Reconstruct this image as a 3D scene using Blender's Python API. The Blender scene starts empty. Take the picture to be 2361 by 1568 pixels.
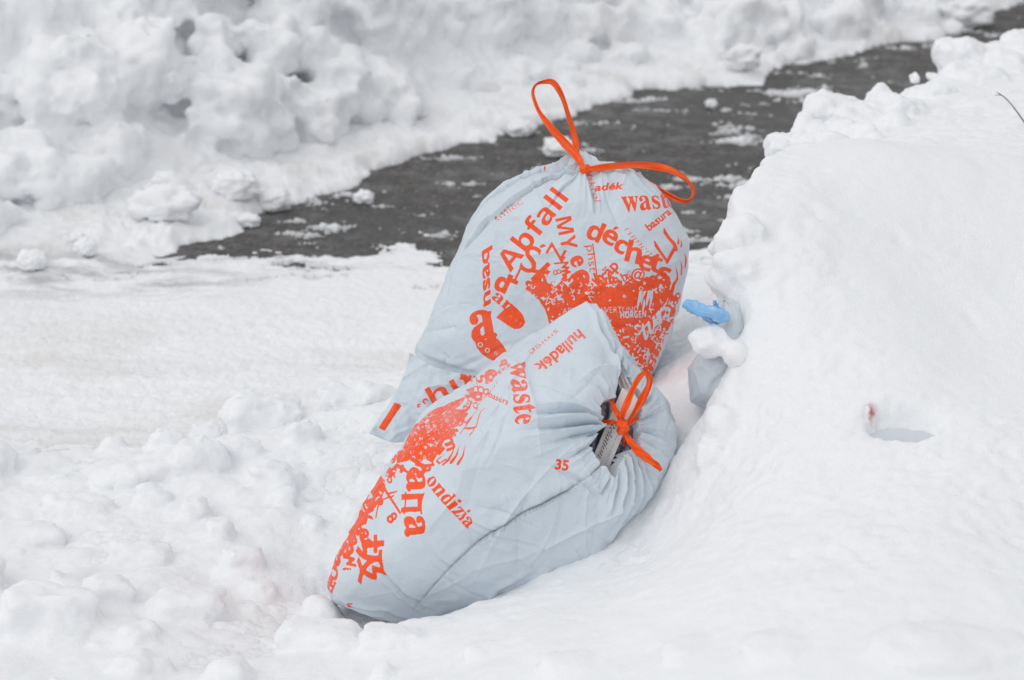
import bpy, bmesh, math, random
import numpy as np
from mathutils import Vector

# ------------------------------------------------------------------ camera, sky, sun, exposure
SC = bpy.context.scene
COL = SC.collection
CAM_H = 1.50
PITCH = math.radians(19.0)
LENS = 80.0
PW, PH = 2361.0, 1568.0                     # units in which the photograph was measured
FP = PW * LENS / 36.0                       # focal length in those units

cam_d = bpy.data.cameras.new('camera')
cam_d.lens = LENS
cam_d.sensor_width = 36.0
cam_d.clip_start = 0.05
cam_d.clip_end = 400.0
cam_d.dof.use_dof = True
cam_d.dof.focus_distance = 3.38
cam_d.dof.aperture_fstop = 6.0
cam = bpy.data.objects.new('camera', cam_d)
cam.location = (0, 0, CAM_H)
cam.rotation_euler = (math.radians(90) - PITCH, 0, 0)
COL.objects.link(cam)
SC.camera = cam

SUN_EL, SUN_AZ = math.radians(52), math.radians(-128)   # azimuth measured from +Y towards +X
world = bpy.data.worlds.new('World')
SC.world = world
world.use_nodes = True
wn, wl = world.node_tree.nodes, world.node_tree.links
wn.clear()
sky = wn.new('ShaderNodeTexSky')
sky.sky_type = 'NISHITA'
sky.sun_disc = False
sky.sun_elevation = SUN_EL
sky.sun_rotation = SUN_AZ
sky.air_density = 1.0
sky.dust_density = 4.0
sky.ozone_density = 1.0
hs = wn.new('ShaderNodeHueSaturation')
hs.inputs['Saturation'].default_value = 0.22      # a closed cloud cover: nearly colourless
bg = wn.new('ShaderNodeBackground')
bg.inputs['Strength'].default_value = 0.15
wo = wn.new('ShaderNodeOutputWorld')
wl.new(sky.outputs[0], hs.inputs['Color'])
cloud = wn.new('ShaderNodeMix'); cloud.data_type = 'RGBA'        # low cloud evens out the sky's brightness
cloud.inputs[0].default_value = 0.80
cloud.inputs[7].default_value = (4.6, 4.68, 4.8, 1)
wl.new(hs.outputs[0], cloud.inputs[6])
wl.new(cloud.outputs[2], bg.inputs['Color'])
wl.new(bg.outputs[0], wo.inputs['Surface'])

sun_d = bpy.data.lights.new('sun', 'SUN')
sun_d.energy = 0.55
sun_d.angle = math.radians(85)
sun_d.color = (1.0, 0.985, 0.96)
sun = bpy.data.objects.new('sun', sun_d)
sdir = Vector((math.sin(SUN_AZ) * math.cos(SUN_EL), math.cos(SUN_AZ) * math.cos(SUN_EL), math.sin(SUN_EL)))
sun.rotation_euler = sdir.to_track_quat('Z', 'Y').to_euler()
sun.location = (-2, 2, 6)
COL.objects.link(sun)

SC.view_settings.view_transform = 'Standard'
SC.view_settings.look = 'None'
SC.view_settings.gamma = 1.0
SC.view_settings.exposure = 0.05
SC.render.engine = 'CYCLES'
SC.cycles.use_denoising = True
SC.cycles.max_bounces = 8
SC.cycles.diffuse_bounces = 5

# ------------------------------------------------------------------ helpers
AX_R = np.array((1.0, 0.0, 0.0))
AX_U = np.array((0.0, math.sin(PITCH), math.cos(PITCH)))
AX_F = np.array((0.0, -math.cos(PITCH), math.sin(PITCH)))
EYE = np.array((0.0, 0.0, CAM_H))

def at_depth(px, py, d):
    return EYE + AX_R * ((px - PW / 2) / FP * d) + AX_U * (-(py - PH / 2) / FP * d) - AX_F * d

def at_y(px, py, Y):
    v = AX_R * ((px - PW / 2) / FP) + AX_U * (-(py - PH / 2) / FP) - AX_F
    return EYE + v * (Y / v[1])

def at_z(px, py, z):
    v = AX_R * ((px - PW / 2) / FP) + AX_U * (-(py - PH / 2) / FP) - AX_F
    return EYE + v * ((z - CAM_H) / v[2])

def sstep(a, b, x):
    t = np.clip((x - a) / (b - a), 0, 1)
    return t * t * (3 - 2 * t)

_rs = np.random.RandomState(7)
_P = _rs.permutation(4096).astype(np.int64)
_G2 = np.stack([np.cos(_rs.rand(4096) * 6.2832), np.sin(_rs.rand(4096) * 6.2832)], 1)
_a = _rs.rand(4096) * 6.2832
_G2 = np.stack([np.cos(_a), np.sin(_a)], 1)
_g = _rs.randn(4096, 3)
_G3 = _g / np.linalg.norm(_g, axis=1)[:, None]

def _h2(i, j):
    return _P[(_P[i & 4095] + j) & 4095]

def perlin2(x, y):
    xi, yi = np.floor(x).astype(np.int64), np.floor(y).astype(np.int64)
    fx, fy = x - xi, y - yi
    u, v = fx * fx * fx * (fx * (fx * 6 - 15) + 10), fy * fy * fy * (fy * (fy * 6 - 15) + 10)
    def g(i, j):
        q = _G2[_h2(xi + i, yi + j)]
        return q[..., 0] * (fx - i) + q[..., 1] * (fy - j)
    a = g(0, 0); b = g(1, 0); c = g(0, 1); d = g(1, 1)
    return 1.5 * ((a + (b - a) * u) + ((c + (d - c) * u) - (a + (b - a) * u)) * v)

def fbm2(x, y, freq, octs=4, gain=0.5, seed=0):
    s, a, f = 0.0, 1.0, freq
    for k in range(octs):
        s = s + a * perlin2(x * f + 17.3 * k + seed * 31.7, y * f - 9.1 * k + seed * 11.9)
        a *= gain; f *= 2.03
    return s

def perlin3(p):
    pi = np.floor(p).astype(np.int64)
    f = p - pi
    w = f * f * f * (f * (f * 6 - 15) + 10)
    r = 0.0
    for i in (0, 1):
        for j in (0, 1):
            for k in (0, 1):
                h = _P[(_h2(pi[:, 0] + i, pi[:, 1] + j) + pi[:, 2] + k) & 4095]
                g = _G3[h]
                d = g[:, 0] * (f[:, 0] - i) + g[:, 1] * (f[:, 1] - j) + g[:, 2] * (f[:, 2] - k)
                r = r + d * (w[:, 0] if i else 1 - w[:, 0]) * (w[:, 1] if j else 1 - w[:, 1]) * (w[:, 2] if k else 1 - w[:, 2])
    return 1.5 * r

def fbm3(p, freq, octs=4, gain=0.5, seed=0):
    s, a, f = 0.0, 1.0, freq
    for k in range(octs):
        s = s + a * perlin3(p * f + seed * 13.7 + k * 5.3)
        a *= gain; f *= 2.03
    return s

def worley2(x, y, freq, seed=0):
    """distance to the nearest and second-nearest feature point"""
    x, y = x * freq, y * freq
    xi, yi = np.floor(x).astype(np.int64), np.floor(y).astype(np.int64)
    d1 = np.full(x.shape, 9.0); d2 = np.full(x.shape, 9.0)
    for i in (-1, 0, 1):
        for j in (-1, 0, 1):
            h = _h2(xi + i + seed * 57, yi + j + seed * 131)
            jx, jy = (h % 64) / 64.0, (h // 64) / 64.0
            d = np.hypot(xi + i + jx - x, yi + j + jy - y)
            m = d < d1
            d2 = np.where(m, d1, np.minimum(d2, d)); d1 = np.where(m, d, d1)
    return d1, d2

def mesh_from(name, verts, faces, mat, smooth=True, attrs=None):
    me = bpy.data.meshes.new(name)
    verts = np.asarray(verts, dtype=np.float32)
    faces = np.asarray(faces, dtype=np.int32)
    n, k = faces.shape
    me.vertices.add(len(verts)); me.vertices.foreach_set('co', verts.ravel())
    me.loops.add(n * k); me.loops.foreach_set('vertex_index', faces.ravel())
    me.polygons.add(n)
    me.polygons.foreach_set('loop_start', np.arange(0, n * k, k, dtype=np.int32))
    me.update(calc_edges=True)
    me.validate()
    me.polygons.foreach_set('use_smooth', np.full(len(me.polygons), smooth, dtype=bool))
    for an, av in (attrs or {}).items():
        at = me.attributes.new(an, 'FLOAT', 'POINT')
        at.data.foreach_set('value', np.asarray(av, dtype=np.float32))
    if mat:
        me.materials.append(mat)
    return me

def grid_faces(nr, nc, wrap=False):
    r = np.arange(nr - 1)[:, None]
    c = np.arange(nc if wrap else nc - 1)[None, :]
    c2 = (c + 1) % nc
    return np.stack([r * nc + c, r * nc + c2, (r + 1) * nc + c2, (r + 1) * nc + c], -1).reshape(-1, 4)

def link(name, me, parent=None):
    o = bpy.data.objects.new(name, me)
    COL.objects.link(o)
    if parent is not None:
        o.parent = parent
        o.matrix_parent_inverse = parent_inv(parent)
    return o

def parent_inv(p):
    from mathutils import Matrix
    return Matrix.Translation(-Vector(p.location))

def thing(name, label, cat, loc, group=None):
    o = bpy.data.objects.new(name, None)
    o.empty_display_size = 0.05
    o.location = Vector(loc)
    COL.objects.link(o)
    tag(o, label, cat, group)
    return o

def tag(o, label, cat, group=None, kind=None):
    o['label'] = label
    o['category'] = cat
    if group: o['group'] = group
    if kind: o['kind'] = kind
    return o

def catmull(pts, n):
    pts = np.asarray(pts, float)
    P = np.vstack([2 * pts[0] - pts[1], pts, 2 * pts[-1] - pts[-2]])
    m = len(pts) - 1
    t = np.linspace(0, m, n)
    i = np.minimum(t.astype(int), m - 1)
    u = (t - i)[:, None]
    p0, p1, p2, p3 = P[i], P[i + 1], P[i + 2], P[i + 3]
    return 0.5 * (2 * p1 + (p2 - p0) * u + (2 * p0 - 5 * p1 + 4 * p2 - p3) * u ** 2 + (3 * p1 - p0 - 3 * p2 + p3) * u ** 3)

# ------------------------------------------------------------------ materials
def new_mat(name):
    m = bpy.data.materials.new(name)
    m.use_nodes = True
    nt = m.node_tree
    b = nt.nodes['Principled BSDF']
    return m, nt.nodes, nt.links, b

def nd(nodes, t, **kw):
    n = nodes.new(t)
    for k, v in kw.items():
        if k in n.inputs: n.inputs[k].default_value = v
        else: setattr(n, k, v)
    return n

def mixc(N, L, fac, a, b):
    m = N.new('ShaderNodeMix'); m.data_type = 'RGBA'
    for sock, v in ((m.inputs[0], fac), (m.inputs[6], a), (m.inputs[7], b)):
        if hasattr(v, 'is_linked') or hasattr(v, 'links'): L.new(v, sock)
        elif isinstance(v, (int, float)): sock.default_value = v
        else: sock.default_value = (*v, 1)
    return m.outputs[2]

def maprange(N, L, v, a, b, c=0.0, d=1.0):
    m = N.new('ShaderNodeMapRange')
    L.new(v, m.inputs[0])
    for i, q in enumerate((a, b, c, d)): m.inputs[i + 1].default_value = q
    return m.outputs[0]

def noise(N, L, co, scale, detail=4, rough=0.5):
    n = nd(N, 'ShaderNodeTexNoise', Scale=scale, Detail=detail, Roughness=rough)
    L.new(co, n.inputs['Vector'])
    return n.outputs['Fac']

def mathn(N, L, op, a, b=None):
    m = N.new('ShaderNodeMath'); m.operation = op
    for i, v in enumerate((a, b)):
        if v is None: continue
        if isinstance(v, (int, float)): m.inputs[i].default_value = v
        else: L.new(v, m.inputs[i])
    return m.outputs[0]

def make_snow(name, attrs=True):
    m, N, L, b = new_mat(name)
    co = N.new('ShaderNodeTexCoord').outputs['Object']
    white = (0.895, 0.905, 0.92)
    n1 = noise(N, L, co, 3.0, 5)
    col = mixc(N, L, maprange(N, L, n1, 0.4, 0.7), white, (0.875, 0.885, 0.90))
    if attrs:
        dirt = nd(N, 'ShaderNodeAttribute', attribute_name='dirt').outputs['Fac']
        thin = nd(N, 'ShaderNodeAttribute', attribute_name='thin').outputs['Fac']
        stain = nd(N, 'ShaderNodeAttribute', attribute_name='stain').outputs['Fac']
        col = mixc(N, L, dirt, col, (0.58, 0.53, 0.475))
        col = mixc(N, L, thin, col, (0.26, 0.26, 0.26))
        col = mixc(N, L, stain, col, (0.42, 0.05, 0.04))
    L.new(col, b.inputs['Base Color'])
    b.inputs['Roughness'].default_value = 0.75
    b.inputs['Specular IOR Level'].default_value = 0.25
    b.inputs['Subsurface Weight'].default_value = 0.35
    b.inputs['Subsurface Radius'].default_value = (1.0, 1.0, 1.05)
    b.inputs['Subsurface Scale'].default_value = 0.008
    n2 = noise(N, L, co, 260.0, 3, 0.6)
    n3 = noise(N, L, co, 75.0, 4, 0.6)
    h = mathn(N, L, 'ADD', mathn(N, L, 'MULTIPLY', n2, 0.9), mathn(N, L, 'MULTIPLY', n3, 0.45))
    bp = nd(N, 'ShaderNodeBump', Strength=0.32, Distance=0.006)
    L.new(h, bp.inputs['Height'])
    L.new(bp.outputs[0], b.inputs['Normal'])
    return m

SNOW = make_snow('snow_ground')
SNOW_LOOSE = make_snow('snow_loose', attrs=False)

def make_asphalt():
    m, N, L, b = new_mat('asphalt')
    co = N.new('ShaderNodeTexCoord').outputs['Object']
    v = nd(N, 'ShaderNodeTexVoronoi', Scale=135.0)
    L.new(co, v.inputs['Vector'])
    sep = N.new('ShaderNodeSeparateColor'); L.new(v.outputs['Color'], sep.inputs[0])
    g = sep.outputs[0]
    n1 = noise(N, L, co, 2.2, 5, 0.6)
    n2 = noise(N, L, co, 14.0, 5, 0.65)
    base = mixc(N, L, maprange(N, L, g, 0.0, 1.0), (0.032, 0.030, 0.029), (0.135, 0.127, 0.120))
    base = mixc(N, L, maprange(N, L, g, 0.93, 0.97), base, (0.22, 0.17, 0.14))
    n0 = noise(N, L, co, 0.9, 3, 0.55)
    base = mixc(N, L, maprange(N, L, n0, 0.40, 0.60, 0.0, 0.55), base, (0.040, 0.039, 0.039))
    base = mixc(N, L, maprange(N, L, n1, 0.45, 0.75, 0.0, 0.6), base, (0.095, 0.093, 0.09))
    frost = maprange(N, L, mathn(N, L, 'ADD', n2, mathn(N, L, 'MULTIPLY', n1, 0.6)), 0.78, 1.02)
    base = mixc(N, L, mathn(N, L, 'MULTIPLY', frost, 0.35), base, (0.33, 0.34, 0.35))
    L.new(base, b.inputs['Base Color'])
    L.new(maprange(N, L, n0, 0.40, 0.60, 0.85, 0.55), b.inputs['Roughness'])
    bp = nd(N, 'ShaderNodeBump', Strength=0.5, Distance=0.003)
    L.new(v.outputs['Distance'], bp.inputs['Height'])
    L.new(bp.outputs[0], b.inputs['Normal'])
    return m

def make_film(name, base=(0.645, 0.715, 0.775), ink=(0.95, 0.080, 0.0), printed=True):
    m, N, L, b = new_mat(name)
    co = N.new('ShaderNodeTexCoord').outputs['Object']
    n1 = noise(N, L, co, 9.0, 4)
    col = mixc(N, L, maprange(N, L, n1, 0.35, 0.65), base, tuple(c * 0.95 for c in base))
    if printed:
        at = nd(N, 'ShaderNodeAttribute', attribute_name='ink').outputs['Fac']
        spk = noise(N, L, co, 420.0, 2, 0.7)
        wear = noise(N, L, co, 28.0, 4, 0.6)
        worn = nd(N, 'ShaderNodeAttribute', attribute_name='worn').outputs['Fac']
        f = maprange(N, L, at, 0.40, 0.60)
        hole = maprange(N, L, mathn(N, L, 'ADD', spk, mathn(N, L, 'MULTIPLY', wear, 0.35)), 0.90, 0.98, 1.0, 0.5)
        f = mathn(N, L, 'MULTIPLY', f, hole)
        wf = mathn(N, L, 'MULTIPLY', worn, maprange(N, L, mathn(N, L, 'ADD', spk, mathn(N, L, 'MULTIPLY', wear, 0.5)), 0.55, 0.95))
        f = mathn(N, L, 'MULTIPLY', f, mathn(N, L, 'SUBTRACT', 1.0, wf))
        col = mixc(N, L, f, col, ink)
    L.new(col, b.inputs['Base Color'])
    b.inputs['Roughness'].default_value = 0.36
    b.inputs['Specular IOR Level'].default_value = 0.33
    if printed: L.new(maprange(N, L, f, 0, 1, .33, .12), b.inputs['Specular IOR Level'])
    cr = noise(N, L, co, 38.0, 5, 0.55)
    fine = noise(N, L, co, 160.0, 3, 0.5)
    h = mathn(N, L, 'ADD', cr, mathn(N, L, 'MULTIPLY', fine, 0.18))
    bp = nd(N, 'ShaderNodeBump', Strength=0.30, Distance=0.006)
    L.new(h, bp.inputs['Height'])
    L.new(bp.outputs[0], b.inputs['Normal'])
    return m

def make_ribbon(name, c1, c2):
    m, N, L, b = new_mat(name)
    at = nd(N, 'ShaderNodeAttribute', attribute_name='across').outputs['Fac']
    co = N.new('ShaderNodeTexCoord').outputs['Object']
    n = noise(N, L, co, 60.0, 4)
    st = nd(N, 'ShaderNodeTexNoise', Scale=1.0, Detail=2.0)
    cmb = N.new('ShaderNodeCombineXYZ'); L.new(mathn(N, L, 'MULTIPLY', at, 6.0), cmb.inputs[0])
    L.new(cmb.outputs[0], st.inputs['Vector'])
    f = mathn(N, L, 'ADD', mathn(N, L, 'MULTIPLY', n, 0.6), mathn(N, L, 'MULTIPLY', st.outputs['Fac'], 0.6))
    L.new(mixc(N, L, maprange(N, L, f, 0.4, 0.8), c1, c2), b.inputs['Base Color'])
    b.inputs['Roughness'].default_value = 0.4
    b.inputs['Specular IOR Level'].default_value = 0.4
    b.inputs['Subsurface Weight'].default_value = 0.0
    b.inputs['Transmission Weight'].default_value = 0.0
    return m

ASPHALT = make_asphalt()
FILM = make_film('bag_film_printed')
FILM_PLAIN = make_film('bag_film_plain', base=(0.64, 0.69, 0.73), printed=False)
RIB_O = make_ribbon('drawstring_orange', (0.93, 0.075, 0.003), (0.98, 0.15, 0.010))
RIB_B = make_ribbon('drawstring_blue', (0.13, 0.42, 0.80), (0.45, 0.66, 0.88))

# ------------------------------------------------------------------ snow terrain and road
# open asphalt: outline measured on the pavement (z = 0)
ROAD = [(350, 596), (440, 566), (520, 548), (560, 520), (600, 500), (680, 478), (860, 405), (1000, 352), (1100, 325), (1230, 295),
        (1330, 258), (1400, 240), (1480, 206), (1740, 196), (1780, 160), (1930, 132), (1990, 112), (2180, 92), (2361, 5), (2600, -80),
        (2900, -60), (2700, 60), (2361, 220), (2050, 350), (1780, 500), (1640, 560), (1500, 600), (1300, 615), (1150, 620), (1040, 595),
        (1005, 575), (985, 545), (930, 540), (890, 566), (830, 572), (780, 566), (700, 580), (610, 572), (540, 580), (470, 586)]
ROADW = np.array([at_z(x, y, 0.0)[:2] for x, y in ROAD])
FAR = np.array([at_z(x, y, 0.0)[:2] for x, y in [(-900, 760), (-300, 690), (200, 610), (440, 560), (600, 500), (860, 405), (1100, 325), (1400, 240),
                (1740, 180), (1930, 132), (2180, 85), (2361, 0), (2700, -120)]])

def poly_sd(x, y, P):
    """signed distance, negative inside"""
    d = np.full(x.shape, 1e9); ins = np.zeros(x.shape, bool)
    n = len(P)
    for i in range(n):
        ax, ay = P[i]; bx, by = P[(i + 1) % n]
        ex, ey = bx - ax, by - ay
        t = np.clip(((x - ax) * ex + (y - ay) * ey) / (ex * ex + ey * ey), 0, 1)
        d = np.minimum(d, (x - ax - t * ex) ** 2 + (y - ay - t * ey) ** 2)
        c = ((ay > y) != (by > y)) & (x < ex * (y - ay) / (ey if abs(ey) > 1e-12 else 1e-12) + ax)
        ins ^= c
    d = np.sqrt(d)
    return np.where(ins, -d, d)

def rbf(ctrl):
    P = np.array([c[:2] for c in ctrl]); Z = np.array([c[2] for c in ctrl])
    n = len(P)
    def ph(r2): return np.sqrt(r2 + 0.02)
    A = np.zeros((n + 1, n + 1))
    A[:n, :n] = ph(((P[:, None] - P[None]) ** 2).sum(-1)) + 0.01 * np.eye(n) * -1
    A[:n, n] = 1; A[n, :n] = 1
    w = np.linalg.solve(A, np.append(Z, 0))
    def f(x, y):
        s = np.full(x.shape, w[n])
        for i in range(n):
            s = s + w[i] * ph((x - P[i, 0]) ** 2 + (y - P[i, 1]) ** 2)
        return s
    return f

HIGH = rbf([at_y(*c) for c in [
    (1480, 1215, 2.97), (1700, 1110, 2.87), (2000, 1000, 2.85), (2300, 1000, 2.85), (1660, 850, 3.05), (1645, 640, 3.15), (1665, 560, 3.2),
    (1700, 480, 3.25), (1780, 430, 3.33), (1880, 385, 3.42), (2000, 340, 3.5), (2150, 365, 3.5), (2361, 480, 3.4),
    (2000, 600, 3.2), (2000, 800, 3.0), (2000, 1250, 2.6), (2000, 1450, 2.4), (1750, 700, 3.1), (1800, 900, 2.95),
    (1500, 1450, 2.55), (1500, 1320, 2.75), (1300, 1450, 2.6), (1180, 1568, 2.5), (1000, 1510, 2.7), (1120, 1425, 2.75), (1700, 1300, 2.62),
    (2361, 600, 3.3), (2361, 800, 3.1), (2361, 1100, 2.75), (2361, 1500, 2.35), (1700, 1560, 2.35),
    (1850, 252, 4.2), (1830, 350, 3.85), (2000, 235, 4.45), (2160, 134, 5.0), (2210, 94, 5.2), (2361, 84, 5.2), (2361, 250, 4.3), (2200, 300, 4.05),
    (2050, 300, 4.1), (2700, 240, 4.6), (2700, 600, 3.3), (2700, 1200, 2.7), (2800, 130, 5.4)]])
LOW = rbf([at_z(*c) for c in [
    (100, 800, .03), (600, 750, .03), (900, 700, .03), (1100, 640, .03), (300, 1000, .035), (600, 850, .05), (700, 950, .09), (480, 1050, .08), (850, 900, .12),
    (905, 1010, .13), (300, 1150, .07), (100, 1250, .07), (600, 1200, .085), (740, 1250, .06), (740, 1390, .05), (880, 1440, .045),
    (400, 1400, .09), (100, 1500, .1), (900, 1568, .11), (-300, 1000, .05), (-300, 1500, .1), (300, 650, .012), (-100, 700, .02),
    (1000, 1470, .06), (1150, 1410, .09)]]
    + [at_y(*c) for c in [(1620, 520, 4.15), (1600, 620, 3.85), (1600, 720, 3.6), (1580, 850, 3.36), (1600, 950, 3.15), (1575, 1105, 3.0),
                          (1450, 1235, 2.98), (1300, 1320, 2.93), (1300, 950, 3.5), (1100, 960, 3.5), (1750, 500, 4.2), (1560, 560, 4.0)]]
    + [(1.4, 3.0, .3), (1.4, 4.5, .1)])
CLIFF_Y = np.array([2.0, 2.75, 2.95, 3.1, 3.2, 3.35, 3.5, 3.7, 3.9, 4.2, 4.4, 4.9, 5.3, 6.0, 8.0, 12])
CLIFF_X = np.array([-.5, -.24, .12, .315, .298, .325, .385, .435, .465, .535, .655, .905, 1.10, 1.4, 2.2, 4.0])

def lump_geo(centre, rad, seed, p=2.4, rot=0.0, tilt=0.0, amp=.28, freq=1.3, n=22):
    """a rounded, knobbly block as raw geometry"""
    th = np.linspace(0.02, math.pi - .02, n); ph = np.linspace(0, 2 * math.pi, n * 2, endpoint=False)
    TH_, PH_ = np.meshgrid(th, ph, indexing='ij')
    D = np.stack([np.sin(TH_) * np.cos(PH_), np.sin(TH_) * np.sin(PH_), np.cos(TH_)], -1).reshape(-1, 3)
    r = 1 / (np.abs(D) ** p).sum(1) ** (1 / p)
    r = r * (1 + amp * fbm3(D + seed * 3.17, freq, 3, .5, seed % 17))
    P = D * r[:, None] * np.array(rad)
    c, s = math.cos(tilt), math.sin(tilt)
    P = np.stack([P[:, 0] * c + P[:, 2] * s, P[:, 1], -P[:, 0] * s + P[:, 2] * c], 1)
    c, s = math.cos(rot), math.sin(rot)
    P = np.stack([P[:, 0] * c - P[:, 1] * s, P[:, 0] * s + P[:, 1] * c, P[:, 2]], 1) + np.array(centre)
    P = np.concatenate([P, P[:1] * 0 + P[:n * 2].mean(0), P[:1] * 0 + P[-n * 2:].mean(0)])
    F = grid_faces(n, n * 2, True)
    j = np.arange(n * 2); k = (j + 1) % (n * 2); m = len(P) - 2; b = (n - 1) * n * 2
    return P, F, np.concatenate([np.stack([np.full_like(j, m), j, k], 1), np.stack([np.full_like(j, m + 1), b + k, b + j], 1)])

def solid_field(X, Y, Z, bottom):
    """closed block under a height grid"""
    nr, nc = X.shape
    top = np.stack([X, Y, Z], -1).reshape(-1, 3)
    bot = np.stack([X, Y, np.full_like(Z, bottom)], -1).reshape(-1, 3)
    m = nr * nc
    Fq = grid_faces(nr, nc)
    ring = list(range(nc)) + [i * nc + nc - 1 for i in range(1, nr)] + [(nr - 1) * nc + j for j in range(nc - 2, -1, -1)] + [i * nc for i in range(nr - 2, 0, -1)]
    side = np.array([(b, a, a + m, b + m) for a, b in zip(ring, ring[1:] + ring[:1])])
    return np.concatenate([top, bot]), np.concatenate([Fq, Fq[:, ::-1] + m, side])

def fuse(parts, voxel, melt=3):
    """melt overlapping closed pieces into one skin; returns vertices, normals, quads"""
    V, Q, T, off = [], [], [], 0
    for pr in parts:
        V.append(pr[0]); Q.append(pr[1] + off)
        if len(pr) > 2: T.append(pr[2] + off)
        off += len(pr[0])
    V = np.concatenate(V); Q = np.concatenate(Q)
    if T:
        T = np.concatenate(T); Q = np.concatenate([Q]); 
    loops = [Q.ravel()] + ([T.ravel()] if len(T) else [])
    starts = [np.arange(0, len(Q) * 4, 4)] + ([len(Q) * 4 + np.arange(0, len(T) * 3, 3)] if len(T) else [])
    me = bpy.data.meshes.new('fusing')
    me.vertices.add(len(V)); me.vertices.foreach_set('co', V.astype(np.float32).ravel())
    L = np.concatenate(loops).astype(np.int32); S = np.concatenate(starts).astype(np.int32)
    me.loops.add(len(L)); me.loops.foreach_set('vertex_index', L)
    me.polygons.add(len(S)); me.polygons.foreach_set('loop_start', S)
    me.update(calc_edges=True)
    ob = bpy.data.objects.new('fusing', me); COL.objects.link(ob)
    md = ob.modifiers.new('remesh', 'REMESH'); md.mode = 'VOXEL'; md.voxel_size = voxel; md.adaptivity = 0.0
    sm = ob.modifiers.new('smooth', 'SMOOTH'); sm.factor = .5; sm.iterations = melt
    dg = bpy.context.evaluated_depsgraph_get(); dg.update()
    ev = ob.evaluated_get(dg); m2 = ev.to_mesh()
    n = len(m2.vertices)
    co = np.empty(n * 3, np.float32); m2.vertices.foreach_get('co', co)
    no = np.empty(n * 3, np.float32); m2.vertex_normals.foreach_get('vector', no)
    vi = np.empty(len(m2.loops), np.int32); m2.loops.foreach_get('vertex_index', vi)
    ev.to_mesh_clear()
    bpy.data.objects.remove(ob); bpy.data.meshes.remove(me)
    return co.reshape(-1, 3).astype(float), no.reshape(-1, 3).astype(float), vi.reshape(-1, 4)

def low_surface(X, Y):
    low = np.clip(LOW(X, Y), 0.0, 0.36)
    fl = sstep(3.75, 4.15, Y) * sstep(0.65, 0.35, X - np.interp(Y, CLIFF_Y, CLIFF_X) + 0.5)
    return low * (1 - fl) + 0.022 * fl

BANK_OFF = ([-2.2, -.9, .2, .9, 1.6], [.12, .26, .26, .12, .05])

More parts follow.
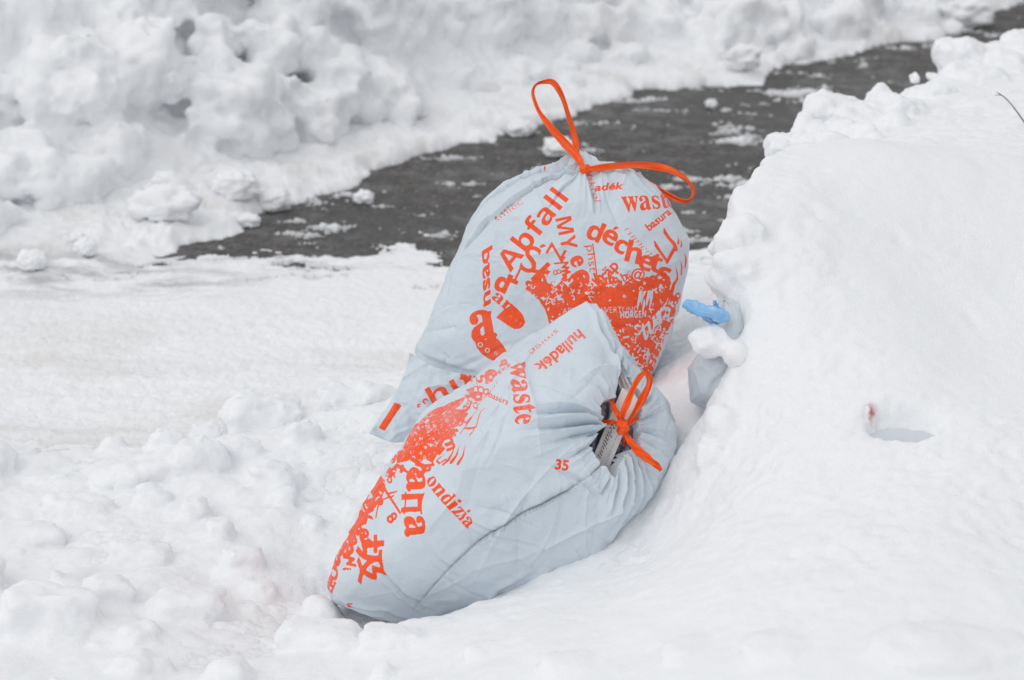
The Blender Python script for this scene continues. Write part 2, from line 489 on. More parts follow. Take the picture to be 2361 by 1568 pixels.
def build_ground():
    cols = np.concatenate([-np.linspace(50, 17.5, 40)[:-1], np.linspace(-17.5, 17.5, 1000), np.linspace(17.5, 50, 40)[1:]])
    t = np.tan(np.radians(cols))
    ang = np.concatenate([np.linspace(52, 31, 40)[:-1], np.linspace(31, 9.2, 900), np.linspace(9.2, 1.2, 70)[1:]])
    ys = CAM_H / np.tan(np.radians(ang))
    Y, T = np.meshgrid(ys, t, indexing='ij')
    X = T * Y
    nr, nc = X.shape
    low = low_surface(X, Y)
    n_big = fbm2(X, Y, 2.2, 3, 0.5, 1)
    n_mid = fbm2(X, Y, 9.0, 4, 0.55, 2)
    n_fine = fbm2(X, Y, 45.0, 3, 0.6, 3)
    w1, w2 = worley2(X + 0.02 * n_mid, Y + 0.02 * n_big, 24.0, 1)
    crumb = np.clip(1 - w1 * 1.25, 0, 1) ** 0.7
    low = low + 0.0075 * fbm2(X * .6, Y, 4.0, 4, 0.55, 9) + .0035 * np.abs(fbm2(X * .7, Y, 11.0, 3, .5, 29)) + 0.0005 * n_fine + .0025 * fbm2(X * .45, Y, 14.0, 4, .55, 19)
    yfar = np.interp(X, FAR[:, 0], FAR[:, 1])
    dd = Y - yfar
    off = np.interp(X, *BANK_OFF)
    apron = 0.025 + 0.05 * sstep(0, .5, dd) + (0.008 * n_mid + .0015 * n_fine)
    far = sstep(-0.05, 0.1, dd)
    low = low * (1 - far) + apron * far
    # bare road
    sd = poly_sd(X + 0.030 * fbm2(X, Y, 7, 4, .5, 5), Y + 0.045 * fbm2(X, Y, 7, 4, .5, 6), ROADW)
    edge_far = dd > -0.12
    ef = sstep(-.16, .0, dd)
    lip = .010 + .016 * ef
    wide = .30 - .25 * ef
    rise = np.clip(sd, 0, None)
    h_edge = np.minimum(low, lip * np.sqrt(np.clip(rise / wide, 0, 1)) + low * sstep(0.0, 1.0, rise / (wide * 3)))
    h_edge = h_edge + ef * 0.010 * np.clip(n_mid + .35, 0, 1) * sstep(0.0, 0.03, rise) * sstep(.35, .05, rise)
    h_edge = h_edge + 0.002 * n_fine * sstep(0, .05, rise)
    slush = fbm2(X * 0.5, Y, 9.0, 6, 0.70, 8)
    spots = np.zeros_like(X)
    for px, py, rx, ry in [(1090, 432, .10, .05), (1550, 292, .16, .03), (1650, 430, .15, .16), (1690, 296, .12, .05), (960, 556, .10, .08), (1820, 225, .15, .08), (905, 478, .03, .02),
                           (1570, 480, .12, .06), (1740, 212, .22, .03), (1640, 330, .1, .03)]:
        c = at_z(px, py, 0)
        spots = np.maximum(spots, np.exp(-((X - c[0]) / rx) ** 2 - ((Y - c[1]) / ry) ** 2))
    patch = np.clip(1.25 * slush + .95 * spots - 0.80 + .45 * fbm2(X, Y, 60.0, 3, .6, 18) - .20, -1, 1)
    inside = np.where(patch > 0, 0.001 + 0.012 * patch, -0.02)
    L = np.where(sd > 0, h_edge, inside)
    hole = (~edge_far) & (sd < 0.26) & (sd > 0) & (slush < -0.42 + 0.9 * sstep(.10, .0, sd) - 0.2 * sstep(.1, .3, sd))
    L = np.where(hole, -0.006, L)
    # real soiling of the trodden snow, and thin slush through which the asphalt shows
    dirt = np.clip(0.85 * fbm2(X * .4, Y, 3.6, 4, .5, 31) + .10 + .25 * fbm2(X * .3, Y, 26.0, 3, .5, 32), 0, 1) * sstep(4.6, 4.2, Y) * sstep(.28, -.05, X) * .42
    apr = sstep(.0, .06, dd) * sstep(off + .25, off - .05, dd)
    dirt = np.maximum(dirt, apr * np.clip(.6 * fbm2(X * .6, Y, 8.0, 4, .6, 33) + .12, 0, 1) * .6)
    thin = np.where(sd < 0, np.clip(.95 - patch * .9, 0, 1) * .80, 0)
    nearleft = sstep(.30, .02, sd) * (~edge_far) * (sd > 0)
    thin = np.maximum(thin, nearleft * np.clip(.25 - .9 * slush, 0, .85) * .8)
    dleft = np.exp(-((Y - at_z(150, 650, 0)[1]) / .16) ** 2) * sstep(-.45, -.75, X)
    thin = np.maximum(thin, dleft * np.clip(.36 - .9 * fbm2(X * .35, Y, 12, 5, .65, 37), 0, .9) * .72)
    verts = np.stack([X, Y, L], -1).reshape(-1, 3)
    z = np.zeros(verts.shape[0])
    o = link('snow_ground', mesh_from('snow_ground', verts, grid_faces(nr, nc), SNOW, True, {'dirt': dirt.ravel(), 'thin': thin.ravel(), 'stain': z}))
    o['kind'] = 'structure'
    return X, Y, L

TX, TY, TH = build_ground()

def pile_mask(X, Y):
    return sstep(3.72, 3.22, Y + 0.35 * X + 0.1 * fbm2(X, Y, 2.2, 3, .5, 1)) * sstep(0.34, 0.05, X)

def build_drift():
    """the shovelled snow in front and the big mound on the right"""
    xs = np.arange(-1.35, 1.75, .009); ys = np.arange(1.55, 6.6, .009)
    Y, X = np.meshgrid(ys, xs, indexing='ij')
    low = low_surface(X, Y)
    n_big = fbm2(X, Y, 2.2, 3, 0.5, 1)
    n_mid = fbm2(X, Y, 8.0, 3, 0.5, 2)
    pm = pile_mask(X, Y)
    low = low - .014 * (1 - pm) + pm * (.008 + .012 * n_big + .012 * n_mid)
    high = np.clip(HIGH(X, Y), .05, .66)
    high = high + (0.45 - high) * sstep(5.6, 6.6, Y) + .010 * n_big
    xc = np.interp(Y, CLIFF_Y, CLIFF_X) + 0.018 * fbm2(X * .5, Y, 8, 3, .5, 12) + 0.03 * fbm2(X * .4, Y, 3, 2, .5, 13) * sstep(3.6, 4.2, Y)
    wcl = np.interp(Y, [2.0, 2.75, 3.0, 3.1, 3.4, 4.0, 6], [.5, .30, .10, .035, .030, .06, .12])
    msk = sstep(-1, 1, (X - xc) / wcl) * sstep(5.6, 5.25, Y + .2 * (X - 1.2))
    base = np.where(Y > 3.7, np.minimum(low, -.03), low)
    Z = base * (1 - msk) + high * msk
    c = at_y(2085, 1010, 2.86)          # hollow where a buried bag shows
    u, v = X - c[0], Y - c[1]
    hol = sstep(1.0, .55, np.sqrt((u / .062) ** 2 + ((v + .10 * u) / .036) ** 2))
    for qx, qy, dp, rx, ry in ((930, 1435, .035, .10, .06), (800, 1375, .02, .06, .05)):      # the bag has sunk in here
        q = at_z(qx, qy, .05)
        Z = Z - dp * np.exp(-((X - q[0]) / rx) ** 2 - ((Y - q[1]) / ry) ** 2)
    Z = Z - 0.034 * hol + 0.008 * np.exp(-((u / .07) ** 2 + ((v - .048) / .02) ** 2))
    parts = [solid_field(X, Y, Z, -.12)]
    def surf(x, y):
        return float(np.interp(x, xs, Z[min(max(int((y - ys[0]) / .009), 0), len(ys) - 1)]))
    rnd = random.Random(5)
    # shovelled blocks on the left: measured centre, half width, height, length ratio, turn, tilt
    for k, (px, py, hw, hh, el, ro, ti) in enumerate([
            (569, 832, 52, .026, .7, .1, -.1), (850, 830, 88, .030, .6, -.2, .45), (722, 905, 78, .032, .6, .2, -.30), (612, 968, 92, .042, .6, .15, .12), (800, 960, 70, .03, .7, -.2, .2),
            (330, 1085, 105, .024, .55, .25, -.18), (455, 1085, 62, .040, .7, .3, .30), (449, 1183, 36, .022, .8, .1, .1), (506, 1238, 28, .020, .9, 0, 0), (560, 1300, 46, .018, .8, .3, .1),
            (120, 1470, 112, .040, .6, .1, .1), (735, 1490, 105, .026, .6, -.1, 0), (352, 935, 62, .018, .4, .35, -.1), (258, 985, 26, .016, .9, 0, 0), (382, 990, 40, .024, .7, .3, .1), (470, 985, 34, .024, .8, 0, .2),
            (640, 1120, 60, .02, .7, -.2, .1), (880, 960, 50, .024, .7, .4, .2), (180, 1160, 80, .02, .6, 0, .1), (60, 1230, 90, .02, .6, .2, 0), (320, 1290, 70, .016, .7, 0, .1), (430, 1420, 90, .018, .6, .2, 0),
            (900, 1530, 70, .014, .7, 0, 0), (700, 1040, 40, .022, .8, .5, .2), (560, 1060, 44, .022, .7, -.3, .2), (250, 1410, 60, .02, .7, .3, .2), (-80, 1050, 120, .03, .6, .2, .1), (-120, 1350, 130, .04, .6, 0, .2)]):
        c = at_z(px, py, .09)
        z = surf(c[0], c[1])
        r = hw * c[1] / math.cos(PITCH) / FP
        parts.append(lump_geo((c[0], c[1], z + hh * .30), (r, r * el, hh), 40 + k, rnd.uniform(3.0, 5.0), ro, ti, .26, 1.5, 26))
    for k in range(70):
        px, py = rnd.uniform(-200, 930), rnd.uniform(880, 1640)
        if py < 1090 - 0.35 * px: continue
        c = at_z(px, py, .09)
        r = rnd.choice([.006, .008, .010, .014, .020, .03])
        parts.append(lump_geo((c[0], c[1], surf(c[0], c[1]) + r * .1), (r, r * rnd.uniform(.6, 1), r * rnd.uniform(.5, .8)), 100 + k, rnd.uniform(2, 2.8), rnd.uniform(0, 3), rnd.uniform(-.3, .3), .3, 1.4, 12))
    # crumbly crest of the mound along the road
    for k in range(46):
        yy = rnd.uniform(3.75, 5.2)
        xx = float(np.interp(yy, CLIFF_Y, CLIFF_X)) + rnd.uniform(.01, .30) ** 1.3
        r = rnd.choice([.015, .02, .03, .04, .055])
        parts.append(lump_geo((xx, yy, surf(xx + .05, yy) - r * .30), (r, r, r * .85), 500 + k, rnd.uniform(2, 3), rnd.uniform(0, 3), rnd.uniform(-.4, .4), .3, 1.3, 14))
    # overhanging shoulder above the nook with the blue tie, and the lip below it
    for k, (px, py, Yd, r, el, hh) in enumerate([(1640, 786, 3.075, .030, .8, .026), (1690, 812, 3.05, .018, .9, .016), (1712, 560, 3.22, .034, 1.2, .035), (1702, 640, 3.18, .034, 1.2, .045), (1722, 705, 3.16, .028, 1.2, .03),(1668, 990, 2.98, .022, 1, .03), (1640, 1060, 2.96, .022, 1, .03)]):
        c = at_y(px, py, Yd)
        parts.append(lump_geo(c, (r, r * el, hh), 700 + k, 2.3, .2 * k, 0, .32, 1.6, 24))
    for k, (px, py, Yd, r, hh) in enumerate([(2150, 1480, 2.36, .07, .016), (2290, 1450, 2.36, .05, .014), (1800, 1460, 2.4, .05, .010), (1600, 1490, 2.45, .04, .008), (1320, 1540, 2.5, .04, .008), (1120, 1500, 2.62, .03, .006)]):
        c = at_y(px, py, Yd)
        parts.append(lump_geo((c[0], c[1], surf(c[0], c[1])), (r, r * .8, hh), 800 + k, 2.2, 0, 0, .25, 1.3, 20))
    V, Nn, Q = fuse(parts, .0052)
    x, y = V[:, 0], V[:, 1]
    keep = (V[:, 2] > -.05)
    nb = fbm2(x, y, 2.2, 3, .5, 1)
    smooth = sstep(.40, .58, x + .06 * nb) * sstep(2.80, 2.98, y) * sstep(3.75, 3.45, y)
    rough = (1 + .35 * np.exp(-((x - .33) / .07) ** 2 - ((y - 3.1) / .16) ** 2)) * (1 - .85 * smooth) * np.interp(y, [2.2, 2.7, 3.3, 3.6, 4.2], [.40, .65, .9, 1.0, 1.5])
    crust = 1 + 1.3 * sstep(.20, .34, x) * sstep(3.05, 2.92, y) * sstep(2.35, 2.6, y)
    d = rough * (.007 * fbm3(V, 11.0, 3, .5, 2) + crust * .0026 * (.4 - np.abs(fbm3(V, 30.0, 3, .55, 4))) * 1.6 + (.0010 + .0010 * sstep(.2, -.1, x)) * fbm3(V, 110.0, 2, .6, 5))
    d = d + smooth * (.006 * fbm2(x, y, 4.0, 3, .5, 51) + .0010 * fbm3(V, 45.0, 3, .6, 52))
    for px, py, Yd, r in ((1883, 522, 3.27, .012), (2075, 526, 3.27, .014), (2240, 690, 3.15, .012), (1790, 600, 3.2, .02), (1950, 820, 2.98, .02)):      # little dents where drips fell
        q = at_y(px, py, Yd)
        u, v = x - q[0], y - q[1]
        d = d - .0045 * np.exp(-((u + .3 * v) / r) ** 2 - (v / (r * 1.3)) ** 2) + .0015 * np.exp(-((u - r) / r) ** 2 - ((v - r) / r) ** 2)
    V = V + Nn * d[:, None]
    dirt = pile_mask(x, y) * np.clip(fbm2(x, y, 5.0, 4, .6, 35) - .60, 0, 1) * .30
    stain = np.zeros(len(V))
    spk = fbm2(x, y, 160.0, 2, .6, 41)
    for px, py, r in [(2004, 972, .005), (2016, 967, .004), (1998, 984, .005)]:
        s = at_y(px, py, 2.885)
        stain = np.maximum(stain, np.exp(-((x - s[0]) / r) ** 2 - ((y - s[1]) / (r * 1.6)) ** 2) * np.clip(.45 + spk, 0, 1))
    Q = Q[keep[Q].all(1)]
    o = link('snow_mound', mesh_from('snow_mound', V, Q, SNOW, True, {'dirt': dirt, 'thin': stain * 0, 'stain': stain}))
    o['kind'] = 'structure'
    return V

DRIFT = build_drift()

def build_bank():
    """the ploughed bank across the road"""
    xs = np.arange(-3.6, 3.4, .03); ys = np.arange(4.0, 9.6, .03)
    Y, X = np.meshgrid(ys, xs, indexing='ij')
    dd = Y - np.interp(X, FAR[:, 0], FAR[:, 1])
    off = np.interp(X, *BANK_OFF)
    n_big = fbm2(X, Y, 2.0, 3, .5, 1)
    Z = -.03 + .62 * np.clip(dd - off, 0, 1.6) * (1 + .25 * n_big) + .05 * n_big * sstep(0, .5, dd - off)
    parts = [solid_field(X, Y, Z, -.12)]
    rnd = random.Random(11)
    for k in range(1900):
        cx = rnd.uniform(-3.2, 3.0)
        s = rnd.uniform(0, 1.0) ** .75 * 1.9
        cy = float(np.interp(cx, FAR[:, 0], FAR[:, 1])) + float(np.interp(cx, *BANK_OFF)) - .06 + s
        r = rnd.choice([.02, .025, .03, .035, .045, .055, .065, .08, .10, .13]) * (.70 + .35 * min(s, 1.0))
        z0 = -.01 + .60 * min(max(s - .06, 0), 1.6)
        parts.append(lump_geo((cx, cy, z0 + r * rnd.uniform(-.1, .6)), (r, r * rnd.uniform(.6, 1), r * rnd.uniform(.65, 1)), 900 + k, rnd.uniform(2.4, 5.0), rnd.uniform(0, 3), rnd.uniform(-.6, .6), .42, 1.6, 16))
    V, Nn, Q = fuse(parts, .012, 7)
    d = .016 * fbm3(V, 7.0, 3, .5, 2) + .020 * (.35 - np.abs(fbm3(V, 13.0, 3, .55, 4))) + .006 * fbm3(V, 38.0, 2, .5, 6)
    V = V + Nn * d[:, None]
    keep = V[:, 2] > -.06
    Q = Q[keep[Q].all(1)]
    dirt = np.clip(fbm3(V, 3.0, 4, .6, 8) - .35, 0, 1) * .35 * sstep(.35, .05, V[:, 2])
    z = np.zeros(len(V))
    o = link('snow_bank', mesh_from('snow_bank', V, Q, SNOW, True, {'dirt': dirt, 'thin': z, 'stain': z}))
    o['kind'] = 'structure'

build_bank()

def ground_z(x, y):
    i = min(max(np.searchsorted(TY[:, 0], y), 1), TY.shape[0] - 1)
    return float(np.interp(x, TX[i], TH[i]))

me = mesh_from('road', [(-60, -5, 0), (60, -5, 0), (60, 90, 0), (-60, 90, 0)], [(0, 1, 2, 3)], ASPHALT, False)
o = link('road', me); o['kind'] = 'structure'

# ------------------------------------------------------------------ print drawing
class Canvas:
    def __init__(self, x0, y0, x1, y1, res):
        self.x0, self.y0, self.res = x0, y0, res
        self.w, self.h = int((x1 - x0) / res) + 1, int((y1 - y0) / res) + 1
        self.a = np.zeros((self.h, self.w), np.float32)
    def _box(self, lo, hi):
        i0, j0 = int((lo[0] - self.x0) / self.res) - 1, int((lo[1] - self.y0) / self.res) - 1
        i1, j1 = int((hi[0] - self.x0) / self.res) + 2, int((hi[1] - self.y0) / self.res) + 2
        i0, j0 = max(i0, 0), max(j0, 0); i1, j1 = min(i1, self.w), min(j1, self.h)
        if i1 <= i0 or j1 <= j0: return None
        gx = self.x0 + (np.arange(i0, i1) + .5) * self.res
        gy = self.y0 + (np.arange(j0, j1) + .5) * self.res
        return i0, j0, i1, j1, gx[None, :], gy[:, None]
    def tri(self, a, b, c, val=1.0):
        lo = np.minimum(np.minimum(a, b), c); hi = np.maximum(np.maximum(a, b), c)
        B = self._box(lo, hi)
        if B is None: return
        i0, j0, i1, j1, gx, gy = B
        d = (b[0] - a[0]) * (c[1] - a[1]) - (b[1] - a[1]) * (c[0] - a[0])
        if abs(d) < 1e-14: return
        s = ((gx - a[0]) * (c[1] - a[1]) - (gy - a[1]) * (c[0] - a[0])) / d
        t = ((b[0] - a[0]) * (gy - a[1]) - (b[1] - a[1]) * (gx - a[0])) / d
        m = (s >= -1e-6) & (t >= -1e-6) & (s + t <= 1 + 1e-6)
        self.a[j0:j1, i0:i1][m] = val
    def poly(self, P, val=1.0):
        P = np.asarray(P, float)
        B = self._box(P.min(0), P.max(0))
        if B is None: return
        i0, j0, i1, j1, gx, gy = B
        ins = np.zeros((j1 - j0, i1 - i0), bool)
        for k in range(len(P)):
            ax, ay = P[k]; bx, by = P[(k + 1) % len(P)]
            if ay == by: continue
            ins ^= ((ay > gy) != (by > gy)) & (gx < (bx - ax) * (gy - ay) / (by - ay) + ax)
        self.a[j0:j1, i0:i1][ins] = val
    def stroke(self, P, w, val=1.0):
        """polyline with a width per point"""
        P = np.asarray(P, float)
        w = np.broadcast_to(np.asarray(w, float), (len(P),))
        for k in range(len(P) - 1):
            a, b = P[k], P[k + 1]
            rm = max(w[k], w[k + 1]) / 2
            B = self._box(np.minimum(a, b) - rm, np.maximum(a, b) + rm)
            if B is None: continue
            i0, j0, i1, j1, gx, gy = B
            e = b - a; l2 = max(e @ e, 1e-12)
            t = np.clip(((gx - a[0]) * e[0] + (gy - a[1]) * e[1]) / l2, 0, 1)
            d = np.hypot(gx - a[0] - t * e[0], gy - a[1] - t * e[1])
            m = d <= (w[k] + (w[k + 1] - w[k]) * t) / 2
            self.a[j0:j1, i0:i1][m] = val
    def soft(self, n=2):
        for _ in range(n):
            p = np.pad(self.a, 1, mode='edge')
            self.a = (p[:-2, 1:-1] + p[2:, 1:-1] + p[1:-1, :-2] + p[1:-1, 2:] + 2 * p[1:-1, 1:-1]) / 6
    def sample(self, x, y):
        u = (x - self.x0) / self.res - .5; v = (y - self.y0) / self.res - .5
        ok = (u > 0) & (v > 0) & (u < self.w - 2) & (v < self.h - 2)
        u = np.clip(u, 0, self.w - 2); v = np.clip(v, 0, self.h - 2)
        i, j = u.astype(int), v.astype(int)
        fu, fv = u - i, v - j
        A = self.a
        r = A[j, i] * (1 - fu) * (1 - fv) + A[j, i + 1] * fu * (1 - fv) + A[j + 1, i] * (1 - fu) * fv + A[j + 1, i + 1] * fu * fv
        return np.where(ok, r, 0)

_tcache = {}
def text_tris(s, bold=0.0, shear=0.0):
    key = (s, round(bold, 3), round(shear, 2))
    if key in _tcache: return _tcache[key]
    cu = bpy.data.curves.new('lettering', 'FONT')
    cu.body = s; cu.size = 1.0; cu.offset = bold; cu.shear = shear; cu.resolution_u = 4; cu.fill_mode = 'FRONT'
    ob = bpy.data.objects.new('lettering', cu)
    COL.objects.link(ob)
    dg = bpy.context.evaluated_depsgraph_get()
    dg.update()
    me = ob.evaluated_get(dg).to_mesh()
    me.calc_loop_triangles()
    V = np.array([v.co[:2] for v in me.vertices]) if len(me.vertices) else np.zeros((0, 2))
    T = np.array([t.vertices[:] for t in me.loop_triangles], int).reshape(-1, 3)
    ob.evaluated_get(dg).to_mesh_clear()
    bpy.data.objects.remove(ob); bpy.data.curves.remove(cu)
    _tcache[key] = (V, T)
    return V, T

def face(t, lo, up):
    return ''.join(chr(lo + ord(c) - 97) if 'a' <= c <= 'z' else chr(up + ord(c) - 65) if 'A' <= c <= 'Z' else c for c in t)
def heavy(t): return face(t, 0x1D5EE, 0x1D5D4)      # bold grotesque
def serif(t): return face(t, 0x1D41A, 0x1D400)      # bold roman
def slant(t): return face(t, 0x1D44E, 0x1D434)      # italic roman

XH = 0.54    # x-height of the built-in face at size 1 (capitals about 0.73)
def text(cv, tf, s, p0, p1, h, bold=0.02, shear=0.0, val=1.0, bend=0.0, grow=0.0):
    """write s along p0 -> p1 (measured points) with letters of x-height h; tf maps measured points to canvas points"""
    V, T = text_tris(s, bold, shear)
    if not len(T): return
    p0, p1 = np.array(p0, float), np.array(p1, float)
    e = p1 - p0; ln = np.hypot(*e); e /= ln
    up = np.array((e[1], -e[0]))
    x0, x1 = V[:, 0].min(), V[:, 0].max()
    u = (V[:, 0] - x0) / (x1 - x0)
    v = V[:, 1] / XH * h * (1 + grow * (u - .5))
    Q = p0 + e * (u * ln)[:, None] + up * (v + bend * ln * 4 * u * (1 - u))[:, None]
    Q = tf(Q)
    for a, b, c in T: cv.tri(Q[a], Q[b], Q[c], val)

def letter(cv, tf, ch, cx, cy, ang, h, bold=0.03, sx=1.0, shear=0.0, val=1.0):
    """one glyph centred at (cx, cy), turned clockwise by ang degrees, glyph height h"""
    V, T = text_tris(ch, bold, shear)
    if not len(T): return
    lo, hi = V.min(0), V.max(0)
    k = h / max(hi[1] - lo[1], 1e-3)
    W = (V - (lo + hi) / 2) * k * np.array((sx, 1))
    a = math.radians(ang); c, s = math.cos(a), math.sin(a)
    Q = np.stack([cx + W[:, 0] * c + W[:, 1] * s, cy + W[:, 0] * s - W[:, 1] * c], 1)
    Q = tf(Q)
    for i, j, m in T: cv.tri(Q[i], Q[j], Q[m], val)

# ------------------------------------------------------------------ the bag shape
class Bag:
    """star-shaped, paper-filled sack: measured outline, depth, flat panels; meridians run from the gathered mouth"""
    def __init__(s, cx, cy, depth, outline, bf, bb, q=2.5, planes=(), pp=18):
        s.cx, s.cy, s.d = cx, cy, depth
        s.C = at_depth(cx, cy, depth)
        s.k = depth / FP
        P = np.array([s.m(x, y) for x, y in outline])
        th = np.linspace(-math.pi, math.pi, 1441)
        rho = np.zeros_like(th)
        for i in range(len(P)):
            a, b = P[i], P[(i + 1) % len(P)]
            e = b - a
            dx, dy = np.cos(th), np.sin(th)
            den = dx * e[1] - dy * e[0]
            with np.errstate(divide='ignore', invalid='ignore'):
                t = (a[0] * e[1] - a[1] * e[0]) / den
                w = (a[0] * dy - a[1] * dx) / den
            ok = (t > 0) & (w >= -1e-6) & (w <= 1 + 1e-6)
            rho = np.where(ok, np.maximum(rho, t), rho)
        kk = 15
        w = np.hanning(kk + 2)[1:-1]; w /= w.sum()
        rr = np.concatenate([rho[-kk - 1:-1], rho, rho[1:kk + 1]])
        s.th, s.rho = th, np.convolve(rr, w, 'same')[kk:-kk]
        s.bf, s.bb, s.q = bf, bb, q
        s.planes = [(np.array(n) / np.linalg.norm(n), d) for n, d in planes]
        s.pp = pp
    def m(s, px, py):
        return np.array(((px - s.cx) * s.k, -(py - s.cy) * s.k))
    def px(s, a, b):
        return s.cx + a / s.k, s.cy - b / s.k
    def r(s, D):
        th = np.arctan2(D[:, 1], D[:, 0])
        rho = np.interp(th, s.th, s.rho)
        cp = np.hypot(D[:, 0], D[:, 1]); sp = np.abs(D[:, 2])
        b = np.where(D[:, 2] > 0, s.bf, s.bb)
        g = (cp / rho) ** s.q + (sp / b) ** s.q
        inv = g ** (1 / s.q)
        if s.planes:
            acc = inv ** s.pp
            for n, d in s.planes:
                acc = acc + (np.maximum(D @ n, 0) / d) ** s.pp
            inv = acc ** (1 / s.pp)
        return 1 / inv
    def hit(s, Q):
        """measured points -> local points on the near side of the sack"""
        Q = np.atleast_2d(np.asarray(Q, float))
        a = (Q[:, 0] - s.cx) * s.k; b = -(Q[:, 1] - s.cy) * s.k
        lo = np.zeros(len(a)); hi = np.full(len(a), s.bf * 1.4)
        for _ in range(34):
            c = (lo + hi) / 2
            p = np.stack([a, b, c], 1)
            n = np.linalg.norm(p, axis=1) + 1e-9
            ins = n < s.r(p / n[:, None])
            lo = np.where(ins, c, lo); hi = np.where(ins, hi, c)
        return np.stack([a, b, lo], 1)
    def world(s, L):
        return s.C + L[..., 0:1] * AX_R + L[..., 1:2] * AX_U + L[..., 2:3] * AX_F

PLEAT = 2.0
def bag_surface(B, pole, rim_px, nb, na, pleats, creases, seed, lump=.006, crumple=70, hem=0.0, gathers=0):
    m = np.array(pole, float); m /= np.linalg.norm(m)
    e1 = np.cross(m, (0.0, 0.0, 1.0)); 
    if np.linalg.norm(e1) < .2: e1 = np.cross(m, (0, 1.0, 0))
    e1 /= np.linalg.norm(e1); e2 = np.cross(m, e1)
    def ab(D):
        D = D / np.linalg.norm(D, axis=-1, keepdims=True)
        return np.arccos(np.clip(D @ m, -1, 1)), np.arctan2(D @ e2, D @ e1)
    beta = np.linspace(-math.pi, math.pi, nb, endpoint=False)
    if rim_px is not None:
        ra, rb = ab(B.hit(rim_px))
        o = np.argsort(rb)
        ra, rb = ra[o], rb[o]
        arim = np.interp(beta, np.concatenate([rb - 2 * math.pi, rb, rb + 2 * math.pi]), np.tile(ra, 3))
    else:
        arim = np.full(nb, 0.012)
    t = np.linspace(0, 1, na)
    t = t * 0.72 + 0.28 * t ** 2 
    A = arim[None, :] + (math.pi - 0.01 - arim[None, :]) * t[:, None]
    Bt = np.broadcast_to(beta[None, :], A.shape)
    D = (np.cos(A)[..., None] * m + np.sin(A)[..., None] * (np.cos(Bt)[..., None] * e1 + np.sin(Bt)[..., None] * e2)).reshape(-1, 3)
    r = B.r(D)
    P = D * r[:, None]
    af, btf = A.ravel(), Bt.ravel()
    arr = np.broadcast_to(arim[None, :], A.shape).ravel()
    s_arc = (af - arr) * r
    disp = lump * fbm3(P, 9.0, 3, .5, seed) + 0.0012 * fbm3(P, 42.0, 3, .5, seed + 3)
    for tx, ty, w0, spread, amp, back in pleats:
        tgt = B.hit([(tx, ty)])[0]
        if back: tgt[2] = -tgt[2]
        al, be = ab(tgt[None])
        Lr = max((al[0] - np.interp(be[0], beta, arim)) * np.linalg.norm(tgt), .02)
        lat = ((btf - be[0] + math.pi) % (2 * math.pi) - math.pi) * np.sin(af) * r
        wob = .10 * Lr * np.sin(s_arc / Lr * 4 + tx) * spread * 4
        lat = lat + wob * sstep(0, .5, s_arc / Lr)
        w = w0 + spread * s_arc
        env = amp * np.exp(-(s_arc / (Lr * .85)) ** 4) * (0.45 + 0.55 * sstep(0, .25, s_arc / Lr)) * (1 - .55 * sstep(.3, 1, s_arc / Lr))
        z = lat / w
        disp = disp + PLEAT * env * (-np.exp(-np.abs(z) * 1.5) + .70 * np.exp(-np.abs(z - 1.5) * 1.6) + .55 * np.exp(-np.abs(z + 1.6) * 1.5))
    rg = np.random.RandomState(seed + 50)
    for k in range(gathers):
        be, Lr, w0, am = rg.uniform(-math.pi, math.pi), rg.uniform(.012, .045), rg.uniform(.0012, .0026), rg.uniform(.0012, .0036)
        lat = ((btf - be + math.pi) % (2 * math.pi) - math.pi) * np.sin(af) * r + .002 * np.sin(s_arc * 150 + k)
        z = lat / (w0 + .03 * s_arc)
        disp = disp + am * np.exp(-(s_arc / Lr) ** 2) * (-np.exp(-np.abs(z)) + .6 * np.exp(-np.abs(z - 1.5)))
    for pts, w, amp, side in creases:
        Q = B.hit(pts)
        best = np.full(len(P), 9.0); sgn = np.zeros(len(P)); fade = np.zeros(len(P))
        lens = np.concatenate([[0], np.cumsum(np.linalg.norm(np.diff(Q, axis=0), axis=1))])
        for k in range(len(Q) - 1):
            a, e = Q[k], Q[k + 1] - Q[k]
            l2 = e @ e
            tt = np.clip((P - a) @ e / l2, 0, 1)
            v = P - a - tt[:, None] * e
            dd = np.linalg.norm(v, axis=1)
            nx = np.cross(e / math.sqrt(l2), (0, 0, 1.0))
            mm = dd < best
            best = np.where(mm, dd, best); sgn = np.where(mm, v @ nx, sgn)
            fade = np.where(mm, (lens[k] + tt * math.sqrt(l2)) / lens[-1], fade)
        f = np.sqrt(np.clip(4 * fade * (1 - fade), 0, 1)) * .9 + .1
        z = best / w
        if side == 'fold':          # film overlapping along a line: a step that rolls off on one side
            s1 = np.where(sgn > 0, np.exp(-(best / (w * 5)) ** 1.0), -np.exp(-(best / w) ** 1.2))
            disp = disp + amp * f * s1
        elif side == 'ridge':
            disp = disp + amp * f * np.exp(-z)
        else:
            disp = disp + amp * f * (-np.exp(-z ** 2) + .6 * np.exp(-(z - 1.9) ** 2))
    rs = np.random.RandomState(seed)
    for k in range(crumple):
        c = P[rs.randint(len(P))]
        n = c / np.linalg.norm(c)
        dv = np.cross(n, rs.randn(3)); dv /= np.linalg.norm(dv)
        Lc = rs.uniform(.02, .06) if rs.rand() < .6 else rs.uniform(.07, .16); w = rs.uniform(.002, .0075); amp = rs.uniform(.0008, .0032) * (1.25 if Lc > .065 else 1) * rs.choice([-1, 1, 1])
        near = np.abs(P - c).max(1) < Lc * 1.6
        v = P[near] - c
        al = v @ dv
        nn = np.cross(n, dv)
        la = v @ nn + .12 * Lc * np.cos(al / Lc * 2.0)
        disp[near] += amp * np.exp(-np.abs(la) / w) * np.clip(1 - (al / Lc) ** 2, 0, 1) * (np.abs(v @ n) < .03)
    P2 = P + D * disp[:, None]
    P2 = P2.reshape(na, nb, 3)
